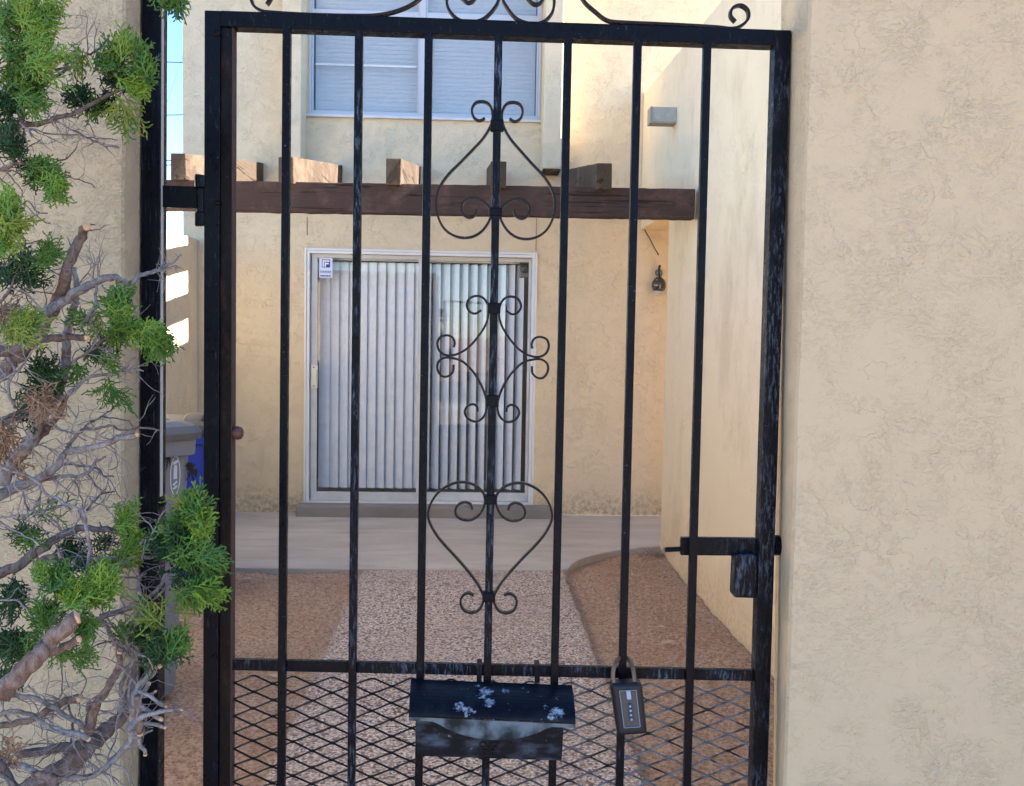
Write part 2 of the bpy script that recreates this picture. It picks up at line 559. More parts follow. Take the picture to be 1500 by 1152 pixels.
struct(m.build('road', m_concrete('asphalt', (0.06, 0.06, 0.06), (0.09, 0.088, 0.085))))

# litter and pebbles on the beds
def pebbles():
    m = MB(); r = random.Random(8)
    k = 0
    while k < 9500:
        x = r.uniform(-2.1, 1.33); y = 2.6 + 4.0 * r.random() ** 1.0
        if k % 3 == 0: x = r.choice((-.66, .595)) + r.gauss(0, .035)      # chips spilling over the path edge
        if k % 11 == 0: x = 1.33 - abs(r.gauss(0, .05))
        if -0.66 < x < 0.59: 
            if k % 3 and r.random() > 0.25: continue
        if x < 0 and y > 5.88: continue
        if x > 0.59 and y > 6.6: continue
        if x > 0.59 and y > 5.95 and (x - 0.6) < (y - 5.95) * 1.1: continue
        s = r.choice((.002, .003, .003, .004, .0055, .008)) * r.uniform(.7, 1.4)
        z = -0.003 if -0.66 < x < 0.59 else (-0.026 if x < 0 else -0.03 - 0.02 * max(0, min(1, (y - 4) / 2)))
        z += 0.011 * noise.noise(Vector((x * 3, y * 3, 0))) * (0 if -0.66 < x < 0.59 else 1)
        b = len(m.v); a0 = r.random() * 6
        for q in range(4):
            m.v.append(Vector((x + cos(a0 + q * pi / 2) * s * r.uniform(.7, 1.5), y + sin(a0 + q * pi / 2) * s, z)))
        m.v.append(Vector((x + s * r.uniform(-.3, .3), y, z + s * r.uniform(.5, 1.1))))
        for q in range(4): m.f.append((b + q, b + (q + 1) % 4, b + 4))
        k += 1
    return m
o = pebbles().build('pebbles', m_plain('pebble', (0.50, 0.37, 0.28), 0.9, 0.95, 190, 0), fixn=False)
tag(o, 'loose pebbles and gravel crumbs scattered over the reddish dirt beds', kind='stuff')
def litter():
    m = MB(); r = random.Random(18)
    for k in range(520):
        x, y = (r.uniform(-2, -.68), r.uniform(3, 5.8)) if r.random() < .4 else (r.uniform(.65, 1.32), r.uniform(3.5, 6.1 + r.random() * .3))
        z = -0.012
        a = r.random() * 6.3; l = r.uniform(.006, .035)
        p = Vector((x, y, z + r.uniform(-.006, .004))); q = p + Vector((cos(a) * l, sin(a) * l, r.uniform(-.003, .008)))
        m.tube([p, (p + q) / 2 + Vector((r.uniform(-.003, .003), 0, .003)), q], [.0012, .0014, .0005], 3)
    return m
o = litter().build('twig_litter', m_plain('dry_twig', (0.20, 0.14, 0.09), 0.9, 0.6, 20, 0))
tag(o, 'dry twig crumbs and plant litter lying on the dirt beds', kind='stuff')
LEAFC = m_plain('dry_leaf', (0.50, 0.38, 0.28), 0.8, 0.2, 60, 0)
for i, (px, py, l, a, lab) in enumerate(((978, 942, .045, .1, 'pale dry leaf lying flat on the right dirt bed, nearer the gate of its pair'),
                          (967, 919, .03, -.2, 'small pale dry leaf on the right dirt bed, just above a larger one'),
                          (360, 849, .05, .5, 'pinkish dry leaf lying in the left bed against the slab edge'),
                          (399, 991, .03, -.3, 'pale dry leaf on the left bed seen just below the gate rail'))):
    q = P(px, py, Z=-0.012); m = MB()
    u = Vector((cos(a), sin(a), 0)); w = Vector((-sin(a), cos(a), 0))
    ps = [q - u * l, q - u * l * .3 - w * l * .35 + Vector((0, 0, .006)), q + u * l * .5 - w * l * .25 + Vector((0, 0, .002)), q + u * l,
          q + u * l * .4 + w * l * .35 + Vector((0, 0, .01)), q - u * l * .4 + w * l * .3 + Vector((0, 0, .004))]
    b = len(m.v); m.v += ps + [p - Vector((0, 0, .001)) for p in ps]
    m.f += [(0, 1, 2, 3, 4, 5), (11, 10, 9, 8, 7, 6)] + [(k, k + 6, (k + 1) % 6 + 6, (k + 1) % 6) for k in range(6)]
    tag(m.build('dry_leaf', LEAFC), lab, 'leaf', 'dry leaves on the dirt beds')

# ------------------------------------------------------------------ house
YF = 7.77
house = thing('house', 'cream stucco two storey house with sliding glass door at ground level and wide window above', 'house', (-0.4, YF, 0))
dl, dr = P(450, 367, Y=YF), P(784, 374, Y=YF)
DX0, DX1, DZ1 = dl.x, dr.x, (dl.z + dr.z) / 2
DZ0 = P(612, 741, Y=YF).z
wl, wr = P(452, 168, Y=YF), P(791, 176, Y=YF)
WX0, WX1, WZ0, WZ1 = wl.x, wr.x, (wl.z + wr.z) / 2, 4.72
HX0, HX1, HT = P(268, 200, Y=YF).x, 3.6, 5.35


def wall_holes():
    m = MB(); xs = sorted([HX0, DX0, WX0, DX1, WX1, HX1]); zs = sorted([-0.1, DZ0, DZ1, WZ0, WZ1, HT])
    xs = sorted(set(xs)); zs = sorted(set(zs))
    def hole(x, z): return (DX0 < x < DX1 and DZ0 < z < DZ1) or (WX0 < x < WX1 and WZ0 < z < WZ1)
    for i in range(len(xs) - 1):
        for j in range(len(zs) - 1):
            if hole((xs[i] + xs[i + 1]) / 2, (zs[j] + zs[j + 1]) / 2): continue
            m.quad((xs[i], YF, zs[j]), (xs[i + 1], YF, zs[j]), (xs[i + 1], YF, zs[j + 1]), (xs[i], YF, zs[j + 1]))
    for x0, x1, z0, z1 in ((DX0, DX1, DZ0, DZ1), (WX0, WX1, WZ0, WZ1)):
        d = 0.2
        m.quad((x0, YF, z0), (x0, YF + d, z0), (x0, YF + d, z1), (x0, YF, z1))
        m.quad((x1, YF, z0), (x1, YF, z1), (x1, YF + d, z1), (x1, YF + d, z0))
        m.quad((x0, YF, z1), (x0, YF + d, z1), (x1, YF + d, z1), (x1, YF, z1))
        m.quad((x0, YF, z0), (x1, YF, z0), (x1, YF + d, z0), (x0, YF + d, z0))
    # other sides
    yb = 13.0
    m.quad((HX0, YF, -.1), (HX0, YF, HT), (HX0, yb, HT), (HX0, yb, -.1))
    m.quad((HX1, YF, -.1), (HX1, yb, -.1), (HX1, yb, HT), (HX1, YF, HT))
    m.quad((HX0, yb, -.1), (HX0, yb, HT), (HX1, yb, HT), (HX1, yb, -.1))
    m.quad((HX0, YF, HT), (HX1, YF, HT), (HX1, yb, HT), (HX0, yb, HT))
    return m.build('wall', FACADE, house, fixn=False)
wall_holes()
# inner partition behind the blinds
m = MB(); m.box((HX0 + .05, 9.6, 0), (HX1 - .05, 9.7, HT - .05)); m.box((HX0 + .05, YF + .25, 2.62), (HX1 - .05, 9.6, 2.72)); m.build('partition', DARK, house)
# projecting fins either side of the upper window
for (a, b, lab) in ((413, 441, 0), (797, 825, 1)):
    yq = YF - 0.25
    x0 = P(a, 120, Y=yq).x; x1 = P(b, 120, Y=yq).x; zb = P(a, 247, Y=yq).z
    m = MB(); m.box((x0, yq, zb), (x1, YF - .002, HT - .02)); m.build('pilaster', FACADE, house, bevel=0.012)
    m = MB(); m.box((x0 + .006, yq + .006, zb - .012), (x1 - .006, YF - .003, zb - .001)); m.build('soffit_board', RAFTW, house)
# parapet cap
m = MB(); m.box((HX0 - .04, YF - .04, HT), (HX1 + .04, YF + .2, HT + .06)); m.build('roof_edge', FACADE, house)
# control joints over the door
for px, y0, y1 in ((450, 318, 345), (786, 318, 368)):
    a = P(px, y0, Y=YF); b = P(px, y1, Y=YF)
    m = MB(); m.box((a.x - .003, YF - .004, b.z), (a.x + .003, YF - .0005, a.z)); m.build('control_joint', m_plain('joint', (.30, .24, .18), .9), house)


def frame_rect(m, x0, x1, z0, z1, t, y, d, tb=None, tt=None):
    tb = tb or t; tt = tt or t
    m.box((x0, y, z0), (x0 + t, y + d, z1)); m.box((x1 - t, y, z0), (x1, y + d, z1))
    m.box((x0 + t, y, z1 - tt), (x1 - t, y + d, z1)); m.box((x0 + t, y, z0), (x1 - t, y + d, z0 + tb))


# sliding door
door = MB(); frame_rect(door, DX0, DX1, DZ0, DZ1, .022, YF - .012, .10, .03, .022)
door = door.build('sliding_door', ALU, house, bevel=0.003)
m = MB(); frame_rect(m, DX0 - .018, DX1 + .018, DZ0, DZ1 + .018, .016, YF - .018, .015, .004); m.build('trim', ALU, door, bevel=.002)
MX = P(617, 450, Y=YF + .03).x
pnl = []
for nm, x0, x1, y in (('sliding_panel', DX0 + .033, MX + .02, YF + .022), ('fixed_panel', MX - .015, DX1 - .024, YF + .055)):
    m = MB(); frame_rect(m, x0, x1, DZ0 + .033, DZ1 - .024, .045 if nm == 'sliding_panel' else .022, y, .028, .07, .030)
    m.build(nm, ALUD, door, bevel=.002)
    t = .045 if nm == 'sliding_panel' else .022
    m = MB(); m.box((x0 + t - .004, y + .010, DZ0 + .033 + .066), (x1 - t + .004, y + .016, DZ1 - .024 - .026)); m.build('glass_pane', GLASS, door)
a = P(460, 535, Y=YF + .01); b = P(466, 569, Y=YF + .01)
m = MB(); m.box((a.x - .02, YF - .002, b.z), (a.x + .03, YF + .021, a.z)); 
m.box((a.x + .015, YF - .028, b.z + .03), (a.x + .028, YF - .002, a.z - .03))
m.build('handle', m_plain('ivory', (.70, .68, .58), .5, .05), door, bevel=.004)
for z in (a.z - .018, b.z + .018):
    m = MB(); m.lathe((a.x, YF - .006, z), [(.004, 0), (.005, .002), (.005, .004)], 10, 'Y'); m.build('screw', GUN, door)

# sticker on the sliding panel
st = thing('security_sticker', 'small white sticker with blue square logo in top left corner of sliding door', 'sticker', tuple(P(477, 407, Y=YF + .03)))
y = YF + .0305
p0 = P(467.5, 407, Y=y); p1 = P(487, 378.5, Y=y)
W_ = p1.x - p0.x; H_ = p1.z - p0.z
def srect(nm, mat, u0, v0, u1, v1, lift):
    m = MB(); m.box((p0.x + u0 * W_, y - lift, p0.z + v0 * H_), (p0.x + u1 * W_, y - lift + .0012, p0.z + v1 * H_)); return m
SW = m_plain('sticker_white', (.72, .78, .92), .5, .03); SB = m_plain('sticker_blue', (.015, .04, .32), .5, .05); SG = m_plain('sticker_grey', (.20, .28, .48), .5, .05)
srect('sheet', SW, 0, 0, 1, 1, 0).build('sheet', SW, st)
srect('square', SB, .2, .52, .82, .93, .002).build('logo_square', SB, st)
m = MB()
for (u0, v0, u1, v1) in ((.25, .81, .78, .89), (.25, .55, .36, .80), (.41, .55, .52, .78), (.52, .68, .72, .76)):
    m.box((p0.x + u0 * W_, y - .0038, p0.z + v0 * H_), (p0.x + u1 * W_, y - .0028, p0.z + v1 * H_))
m.build('logo_letter', SW, st)
# the two printed lines are too small to read in the photograph: letter-sized marks
for nm, v0, v1, mt, ws in (('print_line', .25, .36, SG, (.08, .06, .09, .07, .09, .08, .09)), ('print_line', .06, .13, SB, (.09, .07, .06, .08, .07, .09, .06, .08))):
    m = MB(); u = .10; gap = (.78 - sum(ws)) / (len(ws) - 1)
    for w in ws:
        m.box((p0.x + u * W_, y - .0036, p0.z + v0 * H_), (p0.x + (u + w) * W_, y - .0026, p0.z + v1 * H_)); u += w + gap
    m.build(nm, mt, st)

# round camera behind the fixed glass
q = P(768.5, 394, Y=YF + .118)
sc_ = thing('indoor_camera', 'round black camera on a grey mount behind the top right corner of the glass door', 'camera', tuple(q))
m = MB(); m.box((q.x - .042, q.y, q.z - .075), (q.x + .042, q.y + .012, q.z + .075)); m.build('mount', m_plain('cam_grey', (.16, .16, .16), .6), sc_, bevel=.01)
m = MB(); m.lathe((q.x, q.y - .03, q.z), [(.022, 0), (.034, .004), (.038, .012), (.038, .03)], 24, 'Y'); m.build('housing', m_plain('cam_black', (.008, .008, .009), .3), sc_, smooth=True)
m = MB(); m.lathe((q.x, q.y - .034, q.z), [(.004, 0), (.010, .001), (.012, .006)], 16, 'Y'); m.build('lens', m_plain('lens_glass', (.03, .03, .035), .05), sc_)

# vertical blind
bl = thing('vertical_blind', 'pale grey vertical slat blind hanging behind the sliding glass door', 'blind', ((DX0 + DX1) / 2, YF + .2, DZ0))
m = MB(); m.box((DX0 + .03, YF + .15, DZ1 - .062), (DX1 - .03, YF + .20, DZ1 - .03)); m.build('headrail', BLIND, bl)
nb = 22; xa = DX0 + .075; xb = DX1 - .07
sz0, sz1 = DZ0 + .115, DZ1 - .072
base_slats = {}
for i in range(nb):
    x = xa + (xb - xa) * (i + .5) / nb
    right = i >= nb // 2
    ang = radians(24 if not right else 50) + radians(rng.uniform(-5, 5))
    if i in (0,): ang = radians(8)
    key = right
    me = None
    if key not in base_slats:
        m = MB(); pts = []
        w = .092
        cs = [(-w / 2, 0.0), (-w / 4, -.006), (0, -.008), (w / 4, -.006), (w / 2, 0.0)]
        for j, (u, v) in enumerate(cs): m.v += [Vector((u, v, sz0)), Vector((u, v, sz1)), Vector((u, v + .0015, sz0)), Vector((u, v + .0015, sz1))]
        for j in range(4):
            a = 4 * j; b = a + 4
            m.f += [(a, b, b + 1, a + 1), (a + 2, a + 3, b + 3, b + 2), (a + 1, b + 1, b + 3, a + 3), (a, a + 2, b + 2, b)]
        m.f += [(0, 1, 3, 2), (16, 18, 19, 17)]
        o = m.build('slat', BLIND, None, smooth=False)
        base_slats[key] = o
    else:
        o = base_slats[key].copy(); C.objects.link(o)
    o.parent = bl
    o.location = Vector((x, YF + .18, 0)) - origin(bl)
    o.rotation_euler = (0, 0, -ang)
# bottom shadow gap stays open; upper window
win = MB(); frame_rect(win, WX0, WX1, WZ0, WZ1, .020, YF - .006, .08)
win = win.build('window', ALUW, house, bevel=.003)
zr = P(617, 24, Y=YF).z; xm = P(619, 90, Y=YF).x
m = MB(); m.box((xm - .024, YF - .003, WZ0 + .0205), (xm + .024, YF + .05, WZ1 - .0205)); m.build('mullion', ALUW, win, bevel=.004)
m = MB(); m.box((WX0 + .021, YF + .001, zr - .022), (xm - .025, YF + .045, zr + .022)); m.box((xm + .025, YF + .001, zr - .022), (WX1 - .021, YF + .045, zr + .022)); m.build('transom', ALUW, win, bevel=.004)
zc = P(530, 96, Y=YF + .02).z
m = MB(); m.box((WX0 + .05, YF + .018, zc - .008), (xm - .05, YF + .03, zc + .008)); m.build('crossbar', ALUD, win)
m = MB(); m.box((WX0 - .03, YF - .03, WZ0 - .022), (WX1 + .01, YF - .0065, WZ0 - .002)); m.build('sill', ALUD, win, bevel=.003)
for x0, x1 in ((WX0 + .029, xm - .032), (xm + .032, WX1 - .029)):
    for z0, z1 in ((WZ0 + .029, zr - .03), (zr + .03, WZ1 - .029)):
        m = MB(); frame_rect(m, x0 - .008, x1 + .008, z0 - .008, z1 + .008, .014, YF + .012, .02); m.build('sash', ALUW, win, bevel=.002)
        m = MB(); m.box((x0 - .006, YF + .034, z0 - .006), (x1 + .006, YF + .039, z1 + .006)); m.build('glass_pane', GLASS, win)
mb_ = thing('mini_blind', 'grey horizontal mini blinds closed behind the upstairs window', 'blind', ((WX0 + WX1) / 2, YF + .11, WZ0))
for x0, x1 in ((WX0 + .04, xm - .02), (xm + .02, WX1 - .04)):
    m = MB(); z = WZ0 + .03
    while z < WZ1 - .05:
        m.hull8([(x0, YF + .095, z), (x1, YF + .095, z), (x1, YF + .099, z + .036), (x0, YF + .099, z + .036),
                 (x0, YF + .0965, z), (x1, YF + .0965, z), (x1, YF + .1005, z + .036), (x0, YF + .1005, z + .036)])
        z += .0345
    o = m.build('slat_stack', MINI, mb_); o['kind'] = 'stuff'
    m = MB(); m.box((x0, YF + .085, WZ1 - .05), (x1, YF + .12, WZ1 - .03)); m.build('headrail', MINI, mb_)

# concrete step below the door
a = P(433, 757, Y=7.58); b = P(806, 760, Y=7.58)
m = MB(); m.box((a.x, 7.58, -.05), (b.x, YF - .02, P(612, 742, Y=7.62).z)); o = m.build('door_step', STEP, bevel=.012)
tag(o, 'low worn concrete step running below the sliding glass door', 'step')

# ------------------------------------------------------------------ side walls of the courtyard
def thick_wall(name, label, poly, x0, x1, mat, group=None):   # poly in (y,z), extruded in x
    m = MB(); n = len(poly)
    m.v = [Vector((x0, y, z)) for y, z in poly] + [Vector((x1, y, z)) for y, z in poly]
    m.f = [tuple(range(n)), tuple(range(2 * n - 1, n - 1, -1))] + [(i, (i + 1) % n, (i + 1) % n + n, i + n) for i in range(n)]
    return m
RX = 1.35
t0 = P(944, 137, X=RX); t1 = P(1058, 0, X=RX)
yO = P(973, 800, Z=0).y
tops = []
ks = 46
for i in range(ks + 1):
    y = YF - .004 + (1.63 - YF) * i / ks
    z = t0.z + (t1.z - t0.z) * (y - t0.y) / (t1.y - t0.y)
    z = max(z, 2.9)
    tops.append((y, z + .012 * noise.noise(Vector((y * 6, 1, 1))) + .008 * noise.noise(Vector((y * 17, 1, 1)))))
poly = [(1.63, -.2), (yO, -.2), (yO, 2.34), (YF - .004, 2.34)] + tops
rw = thing('courtyard_wall', 'tall pale stucco courtyard wall on the right running from the street wall back to the house', 'wall', (RX, 4, 0))
o = thick_wall('wall_body', '', poly, RX, RX + .2, SIDE).build('wall_body', SIDE, rw, fixn=True)
# galvanised scupper
a = P(991, 181, X=RX); yy = a.y
c0 = P(953, 155, Y=yy); c1 = P(991, 181, Y=yy)
scp = MB(); scp.box((c0.x + .012, yy, c1.z + .012), (RX - .0005, yy + .10, c0.z - .006)); scp = scp.build('scupper', GAL, rw, bevel=.003)
m = MB(); m.box((c0.x, yy - .006, c1.z), (RX - .001, yy + .11, c1.z + .011)); m.box((c0.x, yy - .006, c1.z + .0115), (c0.x + .0115, yy + .11, c0.z - .006)); m.build('flange', m_plain('flange_metal', (.30, .27, .22), .6, .3, 30), scp)

LX = -2.2
zt = P(250, 338, X=LX).z
poly = [(1.63, -.2), (YF - .004, -.2), (YF - .004, zt)] + [(YF - .004 + (1.63 - YF) * i / 30, zt + .012 * noise.noise(Vector((i * 1.3, 5, 1)))) for i in range(1, 31)]
o = thick_wall('', '', poly, LX - .15, LX, YARD).build('yard_wall', YARD, None)
tag(o, 'low cream stucco yard wall on the left with bright bands of sunlight on it', 'wall')

# unseen roof and walls added to shade the passage beyond the right wall opening
m = MB(); m.box((RX + .201, yO, 2.34), (2.6, YF - .006, 2.46)); m.box((2.45, yO, 0.001), (2.6, YF - .006, 2.339)); m.box((RX + .62, yO, 0.001), (2.448, yO + .12, 2.338)); 
m.build('passage_shade_cover', FACADE, house)

# ------------------------------------------------------------------ pergola
pg = thing('pergola', 'dark brown timber pergola beam carrying five rough rafters in front of the house', 'pergola', (-.4, 5.76, 0))
BY = 5.76
bl0 = P(345, 265, Y=BY); br0 = P(1019, 277, Y=BY); bl1 = P(345, 309, Y=BY); br1 = P(1019, 321, Y=BY)
sl = lambda a, b, x: a.z + (b.z - a.z) * (x - a.x) / (b.x - a.x)
m = MB(); xl = LX + .003; xr = br0.x
n = 90; b0 = 0
for i in range(n + 1):
    x = xl + (xr - xl) * i / n
    for zz, s_ in ((sl(bl1, br1, x), -1), (sl(bl0, br0, x), 1)):
        j = .0035 * noise.noise(Vector((x * 9, s_, 0))) + .003 * noise.noise(Vector((x * 31, s_, 4)))
        for yq in (BY, BY + .09):
            m.v.append(Vector((x, yq + .002 * noise.noise(Vector((x * 7, zz, yq))), zz + j)))
for i in range(n):
    a = 4 * i; b = a + 4
    m.f += [(a, b, b + 2, a + 2), (a + 2, b + 2, b + 3, a + 3), (a + 3, b + 3, b + 1, a + 1), (a + 1, b + 1, b, a)]
m.f += [(0, 2, 3, 1), (4 * n, 4 * n + 1, 4 * n + 3, 4 * n + 2)]
m.build('beam', BEAMW, pg, bevel=.006)
RY = 5.69
RDARK = RAFTW
for k, (x0, x1, yt) in enumerate(((249.5, 272, 225), (408, 430, 230), (565.5, 587.5, 232.5), (719, 742, 237), (874.5, 897, 239.5))):
    a = P(x0, yt, Y=RY); b = P(x1, yt, Y=RY)
    zb = a.z - .152; dz = .315
    m = MB(); segs = 16
    for i in range(segs + 1):
        t = i / segs; y = RY + (YF - .003 - RY) * t
        for (x, z) in ((a.x, a.z), (b.x, b.z), (b.x, zb), (a.x, zb)):
            jx = .004 * noise.noise(Vector((k * 9, y * 6, x * 3 + z * 5))); jz = .004 * noise.noise(Vector((k * 5 + 1, y * 7, x * 8 + z * 3)))
            m.v.append(Vector((x + jx + rng.uniform(-.0015, .0015), y + (rng.uniform(-.006, .004) if i == 0 else 0), z + dz * t + jz)))
    for i in range(segs):
        for c in range(4):
            c2 = (c + 1) % 4
            m.f.append((4 * i + c, 4 * i + c2, 4 * i + 4 + c2, 4 * i + 4 + c))
    m.f += [(3, 2, 1, 0), (4 * segs, 4 * segs + 1, 4 * segs + 2, 4 * segs + 3)]
    m.build('rafter', RAFTW, pg, bevel=.005)

# wall lamp + wire
q = P(965, 417, Y=YF - .09)
lamp = thing('wall_lamp', 'small dark metal globe lamp hooked on the shaded house wall beside the courtyard wall', 'lamp', tuple(q))
m = MB(); prof = [(.006, .062), (.018, .058), (.035, .048), (.050, .028), (.058, 0), (.057, -.02), (.050, -.040), (.040, -.052)]
m.lathe(q, prof, 28); m.build('shade', GUN, lamp, smooth=True)
m = MB(); m.lathe(q + Vector((0, 0, -.05)), [(.030, 0), (.033, -.01), (.028, -.022)], 20); m.build('bulb_collar', ALUD, lamp, smooth=True)
m = MB(); m.lathe(q + Vector((0, 0, -.072)), [(.02, 0), (.058, -.004), (.060, -.010), (.02, -.012)], 24); m.build('drip_disc', ALUD, lamp, smooth=True)
m = MB(); m.tube(spline([q + Vector((0, 0, .06)), q + Vector((-.002, 0, .10)), q + Vector((0, .01, .145)), q + Vector((.012, .02, .15)), q + Vector((.014, .05, .13)), q + Vector((.014, .088, .10))]), .006, 8); m.build('hook', m_plain('hook_black', (.02, .018, .018), .5), lamp)
m = MB(); m.tube([q + Vector((.012, 0, .06)), q + Vector((.014, 0, .085))], .009, 8); m.build('cap_nut', GUN, lamp)
m = MB(); m.lathe(q + Vector((.014, .078, .10)), [(.03, 0), (.03, .0115)], 20, 'Y'); m.build('wall_plate', GUN, lamp)
pts = [P(x, y, Y=YF - .03) for x, y in ((941, 300), (942, 322), (945, 338), (952, 350), (958, 362), (965, 374))]
m = MB(); m.tube(spline(pts), .004, 6); o = m.build('loose_wire', m_plain('wire_black', (.02, .015, .012), .7))
tag(o, 'thin dark loose wire hanging from the beam end down towards the wall lamp', 'wire')

# ------------------------------------------------------------------ dry weed at the slab corner
q = P(962, 815, Z=-.03); m = MB(); r = random.Random(3)
for k in range(46):
    a = r.uniform(0, 6.28); l = r.uniform(.03, .11); s0 = q + Vector((r.gauss(0, .05), r.uniform(-.03, .04), 0))
    e = s0 + Vector((cos(a) * l, sin(a) * l * .6, r.uniform(.0, .06)))
    mid = (s0 + e) / 2 + Vector((r.uniform(-.02, .02), r.uniform(-.02, .02), r.uniform(.0, .03)))
    m.tube(spline([s0, mid, e], 3), [.0022, .0022, .002, .0018, .0016, .0013, .0008], 3)
o = m.build('dry_weed', m_plain('weed', (.34, .27, .21), .9, .4, 30, 0)); tag(o, 'tangle of dry dead weed stems in the corner of the slab and right wall', 'weed')

# ------------------------------------------------------------------ overhead wires
for i, (a, b, lab) in enumerate((((180, 88.5), (330, 93), 'upper thin utility wire crossing the strip of sky left of the house'),
                                 ((180, 169), (330, 167), 'lower thin utility wire crossing the strip of sky, above the rafter ends'),
                                 ((225, 205), (268, 82), 'faint diagonal utility wire slanting through the strip of sky'),
                                 ((180, 232), (330, 238), 'utility wire just above the leftmost rafter end'),
                                 ((180, 243), (300, 240), 'sagging utility wire level with the leftmost rafter end'))):
    p0_, p1_ = P(*a, Y=18), P(*b, Y=18 if i != 2 else 26)
    d = (p1_ - p0_)
    m = MB(); m.tube([p0_ - d * 3, p0_ + Vector((0, 0, -.0)), (p0_ + p1_) / 2 + Vector((0, 0, -.01)), p1_, p1_ + d * .6], .009 if i != 2 else .006, 5)
    tag(m.build('utility_wire', m_plain('wire', (.03, .03, .035), .6, 0, 3, 0)), lab, 'wire', 'utility wires across the sky')

# ------------------------------------------------------------------ street walls
def street_wall(name, pxs, far_u, mat, label, h, side, shade_return=None):
    # the jamb end is traced, the wall runs along the gate direction
    c_f, c_b = 1.476, 1.61
    (f_top, f_bot), (b_top, b_bot) = pxs
    pf0 = G(*f_bot, c=c_f); pf1 = G(*f_top, c=c_f); pb0 = G(*b_bot, c=c_b); pb1 = G(*b_top, c=c_b)
    def ext(a, b, z):
        t = (z - a.z) / (b.z - a.z); q = a + (b - a) * t; q.z = z; return q
    lv = [-.2 + (h + .2) * i / 60 for i in range(61)]
    m = MB()
    for z in lv:
        f = ext(pf0, pf1, max(.3, min(z, 2.1))); bk = ext(pb0, pb1, max(.3, min(z, 2.1)))
        j = .0025 * noise.noise(Vector((z * 7, side, 0)))
        f = f + GD * j; f.z = z; bk.z = z
        f2 = f + GD * side * .012; f1 = f + GN * .010
        q = f + GD * side * far_u; qb = bk + GD * side * far_u
        m.v += [f2, f + GD * side * .003 + GN * .003, f1, bk + GN * (-.006), bk + GD * side * .006, qb, q]
    n = 7
    for i in range(60):
        for k in range(n):
            k2 = (k + 1) % n
            m.f.append((n * i + k, n * i + k2, n * (i + 1) + k2, n * (i + 1) + k))
    m.f.append(tuple(range(n))); m.f.append(tuple(n * 60 + k for k in range(n)))
    if shade_return:  # unseen return wall, added to keep the sun off the bush
        x0, x1, y0, y1 = shade_return
        m.box((x0, y0, -.2), (x1, y1, h - .003))
    o = m.build(name, mat, None)
    return tag(o, label, 'wall')
street_wall('stucco_wall', (((181, 0), (176, 1152)), ((222, 0), (219, 1152))), 4.0, STREETL,
            'rough tan stucco wall on the left of the gate, behind the juniper', 2.35, -1)
street_wall('stucco_wall', (((1188, 0), (1150, 1152)), ((1143, 0), (1131, 1152))), 2.2, STREET,
            'wide pale skip trowelled stucco wall filling the right side beside the gate latch', 4.2, 1, (2.75, 3.0, 0.0, 1.62))  # height and unseen return chosen to block sun from gate and bush

# ------------------------------------------------------------------ gate
gl_ = G(300, 1152); 
gate = thing('iron_gate', 'black wrought iron garden gate with heart scrolls, vertical bars and a mesh lower panel', 'gate', (gl_.x + .45, gl_.y, 0.05))


def vert(px_top, y_top, px_bot, y_bot, w_px, d, mat, name, off=0., zb=None, zt=None, bevel=.0015, parent=gate):
    a = G(px_bot, y_bot, off); b = G(px_top, y_top, off)
    if zb is not None:
        t = (zb - a.z) / (b.z - a.z); a = a + (b - a) * t
    if zt is not None:
        t = (zt - a.z) / (b.z - a.z); b = a + (b - a) * t
    w = w_px / F * (GATE_C - off)
    m = MB(); m.bar(a, b, w, d, GN); return m.build(name, mat, parent, bevel=bevel)


ZB = .10
vert(311, 15.5, 308, 1152, 22.5, .032, BLACK, 'hinge_stile', zb=ZB)
vert(331.5, 37, 329, 1152, 17, .024, BLACKR, 'inner_stile', off=-.006, zb=ZB)
m = MB(); a = G(340.8, 40, -.004); b = G(337.8, 1152, -.004); b2 = a + (b - a) * ((ZB - a.z) / (b.z - a.z))
m.bar(b2, a, .0016, .022, GN); m.build('rust_edge', RUST, gate)
vert(1147.5, 44, 1113, 1152, 23, .030, BLACKW, 'latch_stile', zb=ZB)
# weld blobs
for px, py, r_ in ((318, 50, .007), (319, 298, .0055), (315, 962, .006), (318, 330, .003)):
    q = G(px, py, .0)
    m = MB(); m.lathe(q, [(r_ * .8, .001), (r_ * .6, -.0012), (r_ * .25, -.002)], 10, 'Y')
    m.v = [v + Vector((rng.uniform(-1, 1), 0, rng.uniform(-1, 1))) * r_ * .25 + Vector((0, 0, 0)) for v in m.v]
    m.build('weld', BLACKR, gate, smooth=True)
# top rail
m = MB(); a = G(322.5, 27.0); b = G(1136, 55); m.bar(a, b, .0245, .030, GN); m.build('top_rail', BLACK, gate, bevel=.0015)
# mid rail
m = MB(); a = G(341, 974.5, -.013); b = G(1104, 990.5, -.013); m.bar(a, b, .0185, .010, GN); m.build('middle_rail', BLACKS, gate, bevel=.001)
# bottom rail
a = G(322, 1150); b = G(1102, 1150); ka = G(308, 1152); 
m = MB(); a = Vector((a.x, a.y, ZB + .012)); b = Vector((b.x + .004, b.y, ZB + .012)); m.bar(a, b, .024, .026, GN); m.build('bottom_rail', BLACK, gate, bevel=.0015)
# balusters
tops_ = [(419.5, 41), (525.5, 45), (628, 49), (730.5, 52), (832.5, 55.5), (935, 59), (1037, 62.5)]
bots = [411, 514, 613, 711, 809, 908, 1007]
for (tx, ty), bx in zip(tops_, bots):
    vert(tx, ty - 2.0, bx, 1152, 11.6, .0128, BLACKS if tx in (525.5, 730.5) else BLACK, 'baluster', off=-.0005, zb=ZB + .024)

def baxis(py):     # centre bar axis at image row py
    return 730.5 + (711 - 730.5) * (py - 50) / 1102.


